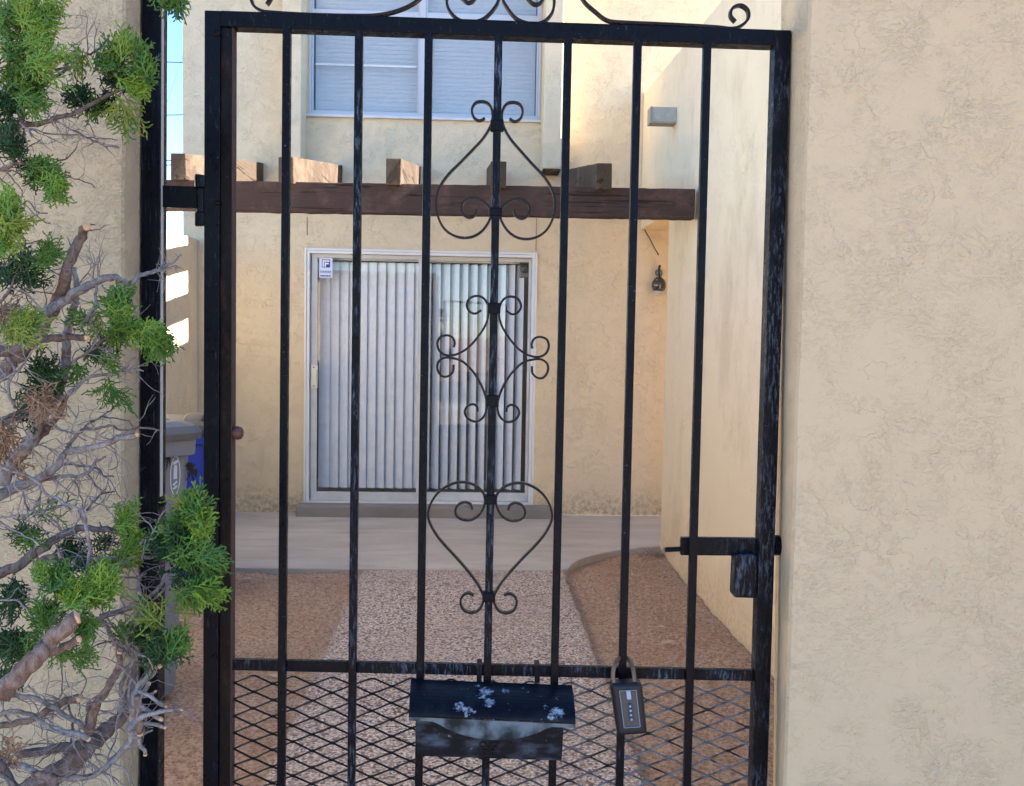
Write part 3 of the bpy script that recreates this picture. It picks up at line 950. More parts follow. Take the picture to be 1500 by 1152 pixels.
def scroll(pts, name='scroll', mirror=True, w=.0036, d=.009, axis=None):
    # pts in photo pixels, right half; mirrored about the centre bar
    P3 = [G(x, y, -.002) for x, y in pts]
    cur = spline(P3, 6)
    m = MB(); m.strip(cur, w, d, GN); m.build(name, SCROLL, gate)
    if mirror:
        out = []
        for p in cur:
            A0 = G(730.5, 50, -.002); A1 = G(711, 1152, -.002)
            t = (p.z - A0.z) / (A1.z - A0.z); ax = A0 + (A1 - A0) * t
            u = (p - ax).dot(GD)
            out.append(p - GD * 2 * u)
        m = MB(); m.strip(out, w, d, GN); m.build(name, SCROLL, gate)


Z = lambda ox, oy, s, L: [(ox + x / s, oy + y / s) for x, y in L]
scroll(Z(620, 130, 4.8, [(608, 208), (625, 222), (650, 228), (680, 212), (697, 180), (697, 140), (675, 105), (635, 93), (592, 102), (563, 138), (553, 190), (560, 245),
                         (582, 300), (620, 360), (680, 430), (760, 520), (840, 605), (892, 680), (920, 755), (926, 840), (905, 930), (862, 1000),
                         (800, 1042), (730, 1057), (660, 1045), (600, 1005), (558, 945), (540, 890), (553, 838), (592, 798), (645, 776), (700, 780), (738, 808), (748, 850),
                         (735, 892), (700, 913), (665, 905), (645, 882), (638, 850)]))
scroll(Z(420, 340, 2.619, [(842, 302), (865, 316), (888, 308), (899, 285), (890, 260), (865, 248), (838, 254), (820, 278), (815, 320), (825, 360), (850, 402), (885, 445),
                           (925, 472), (965, 480), (995, 466), (1006, 437), (997, 412), (972, 403), (950, 410), (940, 430), (943, 448)]))
scroll(Z(420, 340, 2.619, [(941, 515), (943, 542), (962, 560), (985, 559), (1002, 535), (1000, 507), (978, 490), (945, 490), (905, 503), (865, 540), (835, 585), (815, 632),
                           (808, 675), (820, 712), (848, 730), (878, 720), (892, 695), (882, 672), (860, 664), (845, 675), (843, 692)]))
scroll(Z(400, 700, 2.549, [(878, 122), (884, 104), (904, 96), (928, 103), (941, 125), (935, 148), (912, 161), (880, 160), (850, 138), (833, 100), (838, 62), (865, 35),
                           (905, 22), (950, 26), (1000, 55), (1032, 100), (1042, 150), (1025, 195), (990, 243), (930, 305), (880, 360), (845, 405), (826, 445),
                           (828, 475), (845, 500), (872, 508), (898, 497), (910, 470), (903, 446), (882, 435), (862, 441)]))
# collars
for py, hpx in ((183, 16), (452, 16), (588, 18), (310, 12), (733, 14), (876, 14)):
    q0 = G(baxis(py), py + hpx / 2, .003); q1 = G(baxis(py), py - hpx / 2, .003)
    m = MB(); m.bar(q0, q1, .0215, .018, GN); m.build('collar', BLACK, gate, bevel=.002)
# crest scrolls above the top rail
def crest(pts, nm='crest_scroll'):
    m = MB(); m.strip(spline([G(x, y, -.004) for x, y in pts], 6), .0042, .011, GN); m.build(nm, SCROLL, gate)
crest([(398, -6), (392, 4), (384, -4), (386, -22), (402, -30), (416, -18), (412, 2)][:0] + [(390, 6), (396, -6), (392, -22), (376, -28), (366, -14), (370, 6), (382, 15), (400, 17.5), (450, 20.5), (510, 22), (555, 21), (590, 12), (616, -4), (636, -30), (648, -62), (640, -92), (618, -102), (600, -88), (606, -68)])
crest([(1078, 31), (1071, 22), (1074, 11), (1086, 7), (1096, 14), (1097, 26), (1088, 36), (1074, 41), (1050, 39), (1010, 36.5), (960, 34), (915, 32), (890, 29), (872, 16), (855, 0), (842, -26), (835, -60), (846, -90), (868, -98), (884, -84), (878, -66)])
crest([(690, -2), (682, 2), (672, -6), (672, -20), (690, -28), (706, -18), (712, 0)][:0] + [(676, -4), (686, 3), (696, -4), (696, -20), (682, -30), (664, -24), (655, -4), (656, 10), (664, 22), (676, 30), (692, 31.5), (708, 27), (722, 14), (731, -4), (732, -40), (718, -75), (690, -95), (672, -85), (672, -68)])
crest([(774, -6), (780, 4), (790, 4), (797, -8), (790, -24), (774, -26), (758, -14), (760, 2), (742, 10)][:0] + [(772, -4), (782, 5), (792, 3), (798, -10), (790, -26), (770, -34), (748, -24), (737, -4), (744, 12), (756, 26), (772, 33), (790, 33.5), (803, 26), (811, 12), (811, -10), (800, -45), (775, -75), (745, -92)])

# expanded metal
m = MB(); pw = 58.0; ph = 24.3
r = random.Random(11)
jit = {}
def node(i, j):
    if (i, j) not in jit: jit[(i, j)] = (r.uniform(-.8, .8), r.uniform(-.8, .8))
    dx, dy = jit[(i, j)]
    x = 371 - 29 * 2 + i * 29.0 + dx - (j * .12); y = 989.2 + (x - 345) * .021 + j * ph / 2 + dy
    return x, y
rows = 62
for j in range(0, rows * 2):
    pts = []
    for i in range(0, 30):
        # strands pair up: each touches the one above on even knuckles, the one below on odd ones
        jj = j + (j + i) % 2
        pts.append(node(i, jj))
    # each strand zigzags between two rows of knuckles
    q = []
    for (x, y), up in zip(pts, [(-1 if (j + i) % 2 else 1) for i in range(30)]):
        q += [(x - 2.6, y + up * .9), (x + 2.6, y + up * .9)]
    q = [(x, y) for x, y in q if 332 < x < 1116 - (y - 1000) * .03]
    if len(q) < 2: continue
    p3 = [G(x, y, -.016) for x, y in q]
    p3 = [p for p in p3 if p.z > ZB + .015]
    if len(p3) < 4: continue
    m.strip(p3, .0017, .0030, (GN + Vector((0, 0, .25))))
MESHM = m_metal('mesh_iron', wear=0.2, rust=.3)
s_ = NT('mesh_paint', .5, spec=.1)
gx = s_.sep(s_.tc)[0]
f_ = s_.mth('MULTIPLY', s_.mr(gx, -.02, .22), s_.mr(s_.noise(22, detail=4, rough=.7), .36, .60))
s_.col(s_.mix(f_, (0.009, 0.008, 0.009), (0.17, 0.165, 0.17))); s_.bump(s_.noise(80, detail=3), .001, .5)
o = m.build('expanded_mesh_panel', s_.m, gate)

# latch
lk = MB()
a = G(997.5, 801, -.018); b = G(1113, 802, -.018); lk.bar(a, b, .030, .012, GN); lk = lk.build('latch_plate', BLACKW, gate, bevel=.002)
tp = [G(1095, 814, -.002), G(1094, 877, -.002)]
m = MB(); a0 = G(1078, 813, .004); a1 = G(1111, 813, .004); b0 = G(1075, 876.5, .004); b1 = G(1109, 877.5, .004)
m.hull8([b0, b1, a1, a0, b0 + GN * .034, b1 + GN * .034, a1 + GN * .034, a0 + GN * .034]); m.build('lock_case', BLACKW, gate, bevel=.006, seg=3)
m = MB(); m.tube([G(974, 805.5, -.024), G(998, 804.5, -.024)], .0042, 12); m.build('bolt', BLACK, gate, smooth=False)
m = MB(); m.tube([G(1133, 799, -.02), G(1142, 799, -.02), G(1147, 799, -.02)], [.017, .017, .012], 16); m.build('latch_stub', BLACK, gate)
m = MB(); q = G(348, 634.5, -.01); m.lathe(q, [(.0055, -.008), (.0098, -.006), (.0115, 0), (.0098, .006), (.0055, .009)], 16, 'X'); m.build('pull_knob', m_plain('rusty_knob', (.09, .03, .022), .5, .3, 60), gate, smooth=True)

# gate post with hinge
post = thing('gate_post', 'slim black iron post fixed to the left stucco wall, carrying the gate hinges', 'post', tuple(Vector((G(218, 1152).x, G(218, 1152).y, 0))))
vert(221.5, 0, 218, 1152, 27, .032, BLACKW if False else m_metal('post_iron', wear=.3, streak=(120, 120, 3), white=.0), 'post_tube', zb=0., zt=2.32, parent=post)
m = MB(); a = G(236.3, 2, -.004); b = G(234.5, 728, -.004); b.z = b.z; a = b + (a - b) * ((2.30 - b.z) / (a.z - b.z)); m.bar(b, a, .0019, .010, GN)
m.build('white_edge_strip', m_plain('strip_pale', (.42, .40, .38), .7, .1), post)  # thin pale strip along the inner edge of the post
m = MB(); q = G(237.5, 737, -.004); m.lathe(q, [(.004, -.004), (.006, 0), (.004, .006)], 10, 'X'); m.build('bolt', BLACK, post)
for k, (yt, yb) in enumerate(((272, 303),)):
    m = MB(); a = G(234.8, (yt + yb) / 2, -.010); b = G(289, (yt + yb) / 2 + 1.5, -.010); m.bar(a, b, (yb - yt) / F * 1.56, .010, GN); arm = m.build('hinge_arm', BLACK, post, bevel=.001)
for (x, y0, y1, rr) in ((295, 257, 276, .0105), (294.6, 276, 312, .0072), (294.3, 312, 331, .0095)):
    m = MB(); m.tube([G(x, y0, -.006), G(x - .1, y0 + 1, -.006), G(x - .1, y1 - 1, -.006), G(x, y1, -.006)], [rr * .9, rr, rr, rr * .9], 16); m.build('hinge_barrel', BLACK, post)
# lower hinge, behind the juniper tip
m = MB(); a = G(234, 800, -.010); b = G(289, 802, -.010); m.bar(a, b, .034, .010, GN); m.build('hinge_arm', BLACK, post, bevel=.001)
m = MB(); m.tube([G(294, 780, -.006), G(294, 840, -.006)], .009, 14); m.build('hinge_barrel', BLACK, post)

# ------------------------------------------------------------------ mailbox
s_ = NT('mailbox_paint', .38, spec=.10)
blobs = [(712, 1012, .011), (706, 1022, .007), (716, 1031, .009), (740, 1010, .007), (672, 1038, .009), (682, 1042, .008), (690, 1043, .006),
         (812, 1045, .011), (818, 1042, .009), (773, 1010, .004), (817, 1020, .004), (798, 1035, .003), (700, 1002, .004), (766, 1003, .005)]
MBX = G(718, 1055, .05)
fsum = None
for px, py, rr in blobs:
    t = (py - 995) / 55.
    q = G(px, py, .01 + .075 * t)
    d = s_.n('ShaderNodeVectorMath', operation='DISTANCE')
    nw = s_.n('ShaderNodeVectorMath', operation='MULTIPLY_ADD'); s_.L(s_.noise(130, detail=3, rough=.7, out=1), nw.inputs[0]); nw.inputs[1].default_value = (.022,) * 3
    s_.L(s_.tc, nw.inputs[2])
    s_.L(nw.outputs[0], d.inputs[0]); d.inputs[1].default_value = tuple(q - MBX + Vector((.011, .011, .011)))
    f = s_.mr(d.outputs['Value'], rr * .8, rr * 1.15, 1, 0)
    fsum = f if fsum is None else s_.mth('MAXIMUM', fsum, f)
fsum = s_.mth('MULTIPLY', fsum, s_.mr(s_.noise(110, detail=4, rough=.8), .34, .62))
sm = s_.mr(s_.noise(22, s_.mapv((1, 1, 2.2)), 4, .5), .42, .74, 0, .62)
zz = s_.sep(s_.tc)[2]
sm = s_.mth('MULTIPLY', sm, s_.mr(zz, .012, .0, .12, 1))
c_ = s_.mix(sm, (.004, .005, .009), (.10, .125, .16))
c_ = s_.mix(s_.mr(s_.noise(120, detail=3, rough=.8), .66, .74, 0, .5), c_, (.28, .32, .38))
c_ = s_.mix(s_.mth('MULTIPLY', fsum, s_.mr(s_.noise(160, detail=4, rough=.8), .36, .62, .35, 1)), c_, (.42, .47, .56))
s_.col(c_); s_.bump(s_.noise(45, detail=3), .0015, .5)
MBM = s_.m
mbx = thing('mailbox', 'black metal mailbox with curved lid spattered with white droppings, hung on the gate', 'mailbox', tuple(MBX))
n_ = 12
bt0, bt1 = G(602, 995, .004), G(838, 1004, .004)
ft0, ft1 = G(599, 1049, .082), G(843, 1060, .082)
m = MB()
for i in range(n_ + 1):
    t = i / n_; th = t * pi / 2
    for (b_, f_, e) in ((bt0, ft0, 0), (bt1, ft1, 1)):
        off = sin(th); dn = 1 - cos(th)
        q = b_ + (f_ - b_).dot(GN) * GN * off + (f_ - b_).dot(GD) * GD * off
        q.z = b_.z + (f_.z - b_.z) * (dn * .65 + t * .35)
        m.v.append(q)
L_ = len(m.v)
m.v += [v + Vector((0, .0012, -.0018)) for v in m.v]
for i in range(n_):
    a = 2 * i
    m.f += [(a, a + 1, a + 3, a + 2), (L_ + a, L_ + a + 2, L_ + a + 3, L_ + a + 1), (a, a + 2, L_ + a + 2, L_ + a), (a + 1, L_ + a + 1, L_ + a + 3, a + 3)]
lid = m.build('lid', MBM, mbx, smooth=False)
# front flap with a curved tongue
m = MB(); nn = 28; tf, tb_ = [], []
for i in range(nn + 1):
    u = i / nn
    q = ft0 + (ft1 - ft0) * u
    v = max(0., 1 - ((u - .50) / .34) ** 2)
    drop = .0075 + .024 * v ** .85
    tf.append(q.copy()); tb_.append(q - Vector((0, 0, drop)) - GN * (.003 * v))
for i in range(nn):
    m.hull8([tb_[i], tb_[i + 1], tf[i + 1], tf[i], tb_[i] + GN * .0018, tb_[i + 1] + GN * .0018, tf[i + 1] + GN * .0018, tf[i] + GN * .0018])
s_ = NT('flap_paint', .5, spec=.1); s_.col(s_.mix(s_.mr(s_.noise(24, detail=4), .36, .62), (.012, .016, .017), (.13, .155, .175))); 
m.build('lid_flap', s_.m, lid)
m = MB(); m.strip([p + GN * -.001 for p in tf], .0022, .003, GN); m.build('lid_lip', BLACKW, lid)
for e, (b_, f_) in enumerate(((bt0, ft0), (bt1, ft1))):   # end cheeks of the lid
    m = MB(); base = len(m.v); ins = GD * (.002 if e == 0 else -.002)
    arc = [lid.data.vertices[2 * i + e].co + origin(lid) for i in range(n_ + 1)]
    pts = arc + [Vector((b_.x, b_.y, f_.z - .004))]
    m.v = [p + ins for p in pts] + [p + ins * 1.6 for p in pts]
    k = len(pts)
    m.f = [tuple(range(k)), tuple(range(2 * k - 1, k - 1, -1))] + [(i, (i + 1) % k, (i + 1) % k + k, i + k) for i in range(k)]
    m.build('lid_cheek', MBM, lid)
bf0, bf1 = G(609, 1056, .066), G(826, 1062, .066)
bb0, bb1 = G(608, 1108, .066), G(823, 1115, .066)
m = MB(); dpt = GN * .060
m.hull8([bb0, bb1, bf1, bf0, bb0 + dpt, bb1 + dpt, bf1 + dpt, bf0 + dpt]); m.build('body', MBM, mbx, bevel=.002)
for k in (-1, 1):   # embossed fleur on the front
    c0_ = G(716, 1092, .068)
    pts = [c0_ + GD * k * x * .001 + Vector((0, 0, z * .001)) for x, z in ((2, -11), (3, -3), (6, 3), (11, 5), (14, 1), (12, -3), (8, -2))]
    m = MB(); m.strip(spline(pts, 4), .0016, .002, GN); m.build('emblem_scroll', BLACKR, mbx)
    pts = [c0_ + GD * k * x * .001 + Vector((0, 0, z * .001)) for x, z in ((1, -11), (5, -8), (9, -10), (8, -14), (4, -14))]
    m = MB(); m.strip(spline(pts, 4), .0014, .002, GN); m.build('emblem_scroll', BLACKR, mbx)
for px in (702, 787):
    yy_ = 981 + (px - 702) * .02
    m = MB(); a = G(px, yy_ + 18, .0045); b = G(px, yy_ - 6, .0045); m.bar(a, b, .0085, .0018, GN)
    b_ = G(px, yy_ - 6, .0045); m.bar(b_ + Vector((0, 0, .0002)) , b_ + GN * .027 + Vector((0, 0, .0002)), .0085, .0018, Vector((0, 0, 1)))
    m.build('hanger_strap', BLACKS, mbx)

# ------------------------------------------------------------------ key lock box
kb = thing('key_lock_box', 'small black combination key lock box hanging by its tan shackle round a gate bar', 'lock box', tuple(G(921, 1042, .03)))
KP = m_plain('lockbox_plastic', (.007, .009, .014), .38, .15, 20, .0006, 200, spec=.3)
def KQ(u, v, off):      # u 0..1 across, v 0..1 down the tilted case
    x0 = 894.5 + v * 10.5; x1 = 941 + v * 8; y0 = 1003.5 + v * 76; y1 = 1001.5 + v * 75
    return G(x0 + (x1 - x0) * u, y0 + (y1 - y0) * u, off)
m = MB(); fr = [KQ(0, 1, .042), KQ(1, 1, .042), KQ(1, 0, .042), KQ(0, 0, .042)]
m.hull8(fr + [p + GN * .030 for p in fr]); m.build('case', KP, kb, bevel=.008, seg=4)
m = MB()
rim = [(.25, .13), (.78, .13), (.78, .84), (.25, .84), (.25, .13)]
for i in range(4):
    m.bar(KQ(*rim[i], .0432), KQ(*rim[i + 1], .0432), .0012, .002, GN)
m.build('face_rim', m_plain('rim_grey', (.16, .21, .27), .4), kb)
m = MB(); q = [KQ(.27, .82, .0428), KQ(.76, .82, .0428), KQ(.76, .15, .0428), KQ(.27, .15, .0428)]; m.hull8(q + [p + GN * .002 for p in q]); m.build('face_plate', m_plain('plate_blue', (.02, .032, .05), .3), kb)
m = MB(); q = [KQ(.46, .30, .047), KQ(.60, .30, .047), KQ(.60, .13, .047), KQ(.46, .13, .047)]; m.hull8(q + [p + GN * .005 for p in q]); m.build('slide_button', m_plain('button_grey', (.30, .33, .42), .4), kb, bevel=.0008)
for k in range(4):
    v = .42 + k * .085
    c = KQ(.52, v, .0435)
    m = MB(); m.lathe(c, [(.0030, -.003), (.0040, -.001), (.0040, .002)], 14, 'Y'); dial = m.build('dial', m_plain('dial_dark', (.06, .07, .09), .4), kb, smooth=True)
    m = MB(); m.lathe(c + Vector((0, -.0040, 0)), [(.0013, 0), (.0018, .001)], 10, 'Y'); m.build('digit', m_plain('digit_white', (.36, .39, .44), .4), dial)
m = MB(); sh = [KQ(.14, .06, .032), G(898, 992, .030), G(900, 976, .024), G(905, 966, .006), G(912, 962, -.018), G(920, 965, -.010), G(926, 976, .018), G(929, 990, .028), KQ(.74, .05, .032)]
m.tube(spline(sh, 6), .0036, 12); m.build('shackle', m_plain('shackle_tan', (.15, .095, .06), .5, .3, 60, .001, metal=.3), kb, smooth=True)

# ------------------------------------------------------------------ wheelie bins
def bin_(name, label, cx, cy, yaw, h, w, d, body_m, lid_m, grp='refuse bins standing in the yard'):
    t = thing(name, label, 'bin', (cx, cy, -.02), grp)
    M = Matrix.Translation((cx, cy, -.02)) @ Matrix.Rotation(yaw, 4, 'Z')
    def rr(hw, hd, z, rad=.05, n=5):
        out = []
        for sx, sy, a0 in ((1, -1, -90), (1, 1, 0), (-1, 1, 90), (-1, -1, 180)):
            for k in range(n + 1):
                a = radians(a0 + 90 * k / n)
                out.append(Vector((sx * (hw - rad) + rad * cos(a), sy * (hd - rad) + rad * sin(a), z)))
        return out
    def loft(rings):
        m = MB(); n = len(rings[0])
        for r_ in rings: m.v += r_
        for i in range(len(rings) - 1):
            for k in range(n): m.f.append((n * i + k, n * i + (k + 1) % n, n * i + n + (k + 1) % n, n * i + n + k))
        m.f.append(tuple(range(n))[::-1]); m.f.append(tuple(n * (len(rings) - 1) + k for k in range(n)))
        return m
    hb = h * .92
    loft([rr(w * .40, d * .39, .02), rr(w * .41, d * .40, .06), rr(w * .47, d * .46, hb * .93), rr(w * .475, d * .465, hb * .935)]).xf(M).build('body', body_m, t)
    loft([rr(w * .50, d * .49, hb * .925), rr(w * .505, d * .495, hb * .985)]).xf(M).build('rim', body_m, t, bevel=.006)
    lid = loft([rr(w * .525, d * .52, hb * .986), rr(w * .53, d * .525, hb * 1.01), rr(w * .50, d * .50, hb * 1.035), rr(w * .42, d * .42, hb * 1.05), rr(w * .2, d * .2, hb * 1.058)]).xf(M).build('lid', lid_m, t, smooth=False)
    for s in (-1, 1):
        m = MB(); n = 12
        for i in range(n + 1):
            u = -1 + 2 * i / n; z = hb * 1.03 + .05 * max(0, 1 - u * u) ** .7
            for x in (s * w * .30 - .055, s * w * .30 + .055): m.v.append(Vector((x, u * d * .42, z)))
            for x in (s * w * .30 + .055, s * w * .30 - .055): m.v.append(Vector((x, u * d * .42, hb * 1.0)))
        for i in range(n):
            for k in range(4): m.f.append((4 * i + k, 4 * i + (k + 1) % 4, 4 * i + 4 + (k + 1) % 4, 4 * i + 4 + k))
        m.f += [(3, 2, 1, 0), (4 * n, 4 * n + 1, 4 * n + 2, 4 * n + 3)]
        m.xf(M).build('lid_rib', lid_m, lid, bevel=.012)
    m = MB(); m.tube([Vector((-w * .42, d * .55, hb * .97)), Vector((w * .42, d * .55, hb * .97))], .016, 10); m.xf(M).build('handle', body_m, t)
    for s in (-1, 1):
        m = MB(); m.lathe((s * w * .40, d * .34, .11), [(.08, -.03), (.125, -.025), (.125, .025), (.08, .03)], 24, 'X'); m.xf(M).build('wheel', m_plain('tyre', (.015, .015, .015), .7), t)
    return t, M, hb

s_ = NT('bin_grey', .5)
bz = s_.sep(s_.tc)
c_ = s_.mix(s_.noise(4, detail=4), (.19, .205, .24), (.25, .265, .30))
scr = s_.mr(s_.noise(70, s_.mapv((1, 1, .15)), 4, .7), .60, .72, 0, .35)
c_ = s_.mix(scr, c_, (.06, .055, .055))
s_.col(c_); s_.bump(s_.noise(30, detail=3), .002, .4)
GREYB = s_.m
LIDM = m_plain('lid_grey', (.13, .13, .13), .55, .25, 20, .001, 40)
BLUEB = m_plain('bin_blue', (.012, .035, .30), .4, .15, 6, .001)
LIDB = m_plain('lid_black', (.03, .03, .032), .5, .2, 8, .001)
yaw = radians(50)
cornx, corny = P(285, 640, Y=3.85).x, 3.85
hx, hy = .60 * .475, .62 * .465
cc = Vector((cornx, corny, 0)) - Matrix.Rotation(yaw, 3, 'Z') @ Vector((hx, -hy, 0))
t, M, hb = bin_('wheelie_bin', 'grey wheeled refuse bin with black smears and a white oval emblem, nearer the gate', cc.x, cc.y, yaw, 1.16, .60, .62, GREYB, LIDM)
# emblem and smears on the front face (local y = -d*...)
def face_pt(u, z, lift=.003):   # on the front face, u metres from centre
    hw = .62 * (.40 + (.46 - .40) * (z - .06) / (hb * .93 - .06))
    return M @ Vector((u, -hw - lift, z))
WHT = m_plain('emblem_white', (.62, .68, .75), .6, .1); SMR = m_plain('smear_black', (.015, .013, .012), .7, .2)
def proj(w):
    v = ROT.transposed() @ (Vector(w) - Vector((0, 0, EYE))); return 750 + F * v.x / -v.z, 576 - F * v.y / -v.z
def solve(px, py):
    u, z = 0., .8
    for _ in range(30):
        a_ = proj(face_pt(u, z)); b_ = proj(face_pt(u + .01, z)); c_ = proj(face_pt(u, z + .01))
        u += (px - a_[0]) / ((b_[0] - a_[0]) / .01); z += (py - a_[1]) / ((c_[1] - a_[1]) / .01)
    return u, z
uc, zc_ = solve(257, 697)
print('emblem', uc, zc_, solve(285, 640), proj(face_pt(.285, 1.0)), proj(face_pt(.28, .1)))
ring = [face_pt(uc + .021 * cos(a), zc_ + .076 * sin(a)) for a in [2 * pi * k / 36 for k in range(37)]]
fn = (M.to_3x3() @ Vector((0, 1, 0)))
m = MB(); m.strip(ring, .0030, .002, fn); m.build('emblem_ring', WHT, t)
m = MB()
for (u0, z0, u1, z1, w_) in ((0, -.02, 0, .05, .018), (-.02, -.055, .02, -.035, .010), (-.02, -.08, .02, -.06, .010), (-.025, .07, .025, .085, .014), (-.012, .055, .012, .056, .010)):
    m.bar(face_pt(uc + u0 * .42, zc_ + z0 * .68), face_pt(uc + u1 * .42, zc_ + z1 * .68), w_ * .8, .002, fn)
m.build('emblem_figure', WHT, t)
def smear(cu, cz, ru, rz, seed, ragged=.35):
    r = random.Random(seed); n = 40; m = MB()
    ps = []
    for k in range(n):
        a = 2 * pi * k / n; q = 1 + ragged * (r.random() - .5) * (2.2 if sin(a) < 0 else 1)
        ps.append(face_pt(cu + ru * cos(a) * q, cz + rz * sin(a) * q, .0026))
    m.v = [face_pt(cu, cz, .0026)] + ps
    m.v += [v + fn * .002 for v in m.v]
    for k in range(n):
        m.f.append((0, 1 + k, 1 + (k + 1) % n)); m.f.append((1 + k, n + 2 + k, n + 2 + (k + 1) % n, 1 + (k + 1) % n))
    m.build('paint_smear', SMR, t, fixn=False)
smear(*solve(258, 656), .040, .045, 1, .5); smear(*solve(280, 690), .018, .03, 2, .9); smear(*solve(276, 682), .010, .012, 5, .8)
for k in range(7): smear(*solve(238 + 1.8 * k, 660 + rng.uniform(-6, 6)), .004, .035, 10 + k, .8)

t2, M2, hb2 = bin_('wheelie_bin', 'blue wheeled recycling bin with a black lid, mostly hidden behind the gate stile', -1.72, 5.45, radians(6), 1.02, .58, .60, BLUEB, LIDB)

# ------------------------------------------------------------------ juniper
jun = thing('juniper_bush', 'scraggly juniper bush with bare grey cut branches and green sprays against the left wall', 'bush', (-.85, 1.25, 0))
r = random.Random(21)
BR = []     # store world curves for twigs
ZO = {'b1': (0, 0, 5.758), 'b2': (0, 200, 5.758), 'b3': (0, 400, 5.357), 'b4': (0, 560, 5.357), 'b5': (0, 740, 4.412), 'b6': (0, 940, 5.0)}


def branch(z, pts, w0, w1, Y=None, mat=None, cut=None, twigs=1.0):
    ox, oy, s = ZO[z]
    Y = Y or r.uniform(1.26, 1.40)
    pts3 = []
    for k, (x, y) in enumerate(pts):
        pts3.append(P(ox + x / s, oy + y / s, Y=Y + .02 * noise.noise(Vector((k * .9, Y * 30, 0)))))
    cur = spline(pts3, 6)
    n = len(cur); rad = []
    for k, p in enumerate(cur):
        t = k / (n - 1); w = (w0 + (w1 - w0) * t) / s
        q = w / F * Y / 2
        q *= 1 + .16 * noise.noise(Vector((k * .55, Y * 50, 1))) + (.15 if r.random() < .06 else 0)
        rad.append(max(q, .0008))
    cur = [p + Vector((noise.noise(p * 90), noise.noise(p * 90 + Vector((9, 0, 0))), noise.noise(p * 90 + Vector((0, 9, 0))))) * .0028 for p in cur]
    m = MB(); nv = 10 if max(w0, w1) / s > 5 else 6
    m.tube(cur, rad, nv)
    if nv == 10:      # knobbly, ridged bark
        for k, v in enumerate(m.v):
            ci = cur[min(k // nv, n - 1)]
            m.v[k] = v + (v - ci) * (.10 * noise.noise(v * 60) + .10 * noise.noise(v * 350))
    o = m.build('branch', mat or r.choice((BARK, BARK, BARKD)), jun, smooth=True, fixn=False)
    for e in (cut or ''):
        k = 0 if e == '0' else -1
        p = cur[k]; d = (cur[k] - cur[1 if k == 0 else -2]).normalized()
        rr_ = rad[k] * .95
        m = MB(); m.tube([p - d * .001, p + d * .0025, p + d * .0035], [rr_, rr_ * .95, rr_ * .6], 10)
        m.v = [v + Vector((r.uniform(-1, 1), r.uniform(-1, 1), r.uniform(-1, 1))) * rr_ * .12 for v in m.v]
        m.build('cut_end', CUT, o)
    BR.append((cur, rad, twigs))
    return o


branch('b3', [(0, 800), (100, 690), (200, 590), (320, 480), (340, 400), (400, 300), (480, 140), (520, 0), (545, -80), (590, -190), (640, -290), (660, -330), (690, -355)], 110, 66, 1.33, BARKR, '1', .5)
branch('b2', [(690, 800), (730, 765), (770, 745), (805, 755)], 40, 6, 1.33, BARKD, None, 0)
branch('b3', [(640, 420), (690, 350), (740, 250), (755, 150), (768, 0), (775, -70), (780, -130)], 34, 6, 1.30, BARK, None, .6)
branch('b3', [(330, 330), (480, 230), (620, 140), (750, 70), (860, 30), (960, 60), (1010, 92), (1080, 40), (1180, -5), (1260, -30), (1340, -80), (1440, -145)], 80, 10, 1.31, BARK, None, .6)
branch('b3', [(1250, -30), (1290, -90), (1300, -140)], 16, 5, 1.31, BARK, None, 0)
branch('b3', [(1180, 0), (1260, -20), (1350, -38)], 18, 6, 1.30, BARK, None, 0)
branch('b3', [(-40, 620), (60, 615), (160, 590), (320, 530), (500, 500), (675, 497)], 100, 40, 1.24, BARKD, '1', .5)
branch('b3', [(580, -40), (600, 100), (580, 250), (530, 450), (520, 600), (500, 800), (440, 950), (330, 1130), (230, 1320), (100, 1500), (0, 1620)], 34, 120, 1.35, BARK, None, 1.2)
branch('b4', [(530, 110), (440, 280), (300, 430), (180, 560), (60, 700), (-60, 800)], 40, 95, 1.37, BARKR, None, 1)
branch('b3', [(-10, 860), (150, 760), (250, 620), (380, 560)], 22, 12, 1.22)
branch('b3', [(910, 497), (820, 510), (740, 590), (640, 660), (550, 705)], 12, 22, 1.26)
branch('b3', [(890, 605), (810, 600), (750, 590), (660, 640)], 22, 24, 1.27)
branch('b3', [(1130, 768), (1000, 760), (900, 790), (720, 812), (620, 880), (530, 955)], 10, 38, 1.30)
branch('b3', [(1085, 650), (1040, 690), (1000, 730), (950, 765)], 10, 18, 1.30)
branch('b4', [(1062, 418), (950, 440), (850, 475), (720, 520), (570, 540), (530, 535)], 46, 52, 1.27, BARK, '0')
branch('b4', [(530, 520), (480, 600), (420, 680), (300, 760), (150, 815), (-20, 900)], 42, 90, 1.29, BARK)
branch('b4', [(1250, 377), (1100, 360), (960, 370), (860, 338), (750, 365), (640, 380), (580, 440), (530, 520)], 14, 28, 1.28)
branch('b4', [(1060, 368), (990, 300), (860, 275), (760, 290), (680, 340), (620, 400)], 8, 22, 1.30)
branch('b4', [(962, 160), (870, 210), (800, 275)], 7, 12, 1.32)
branch('b4', [(820, 588), (750, 620), (690, 700), (640, 735), (500, 745), (330, 770)], 18, 34, 1.31)
branch('b4', [(890, 740), (820, 735), (780, 680), (700, 668), (560, 640), (470, 652)], 12, 24, 1.33)
branch('b4', [(812, 862), (740, 790), (690, 715)], 14, 18, 1.33)
branch('b4', [(907, 865), (800, 872), (755, 905), (690, 1000)], 12, 20, 1.29)
branch('b4', [(-20, 665), (150, 715), (280, 770), (370, 880), (500, 940), (620, 1000), (665, 1070)], 26, 22, 1.23)
branch('b4', [(130, 715), (120, 825), (190, 852), (300, 795)], 22, 12, 1.24)
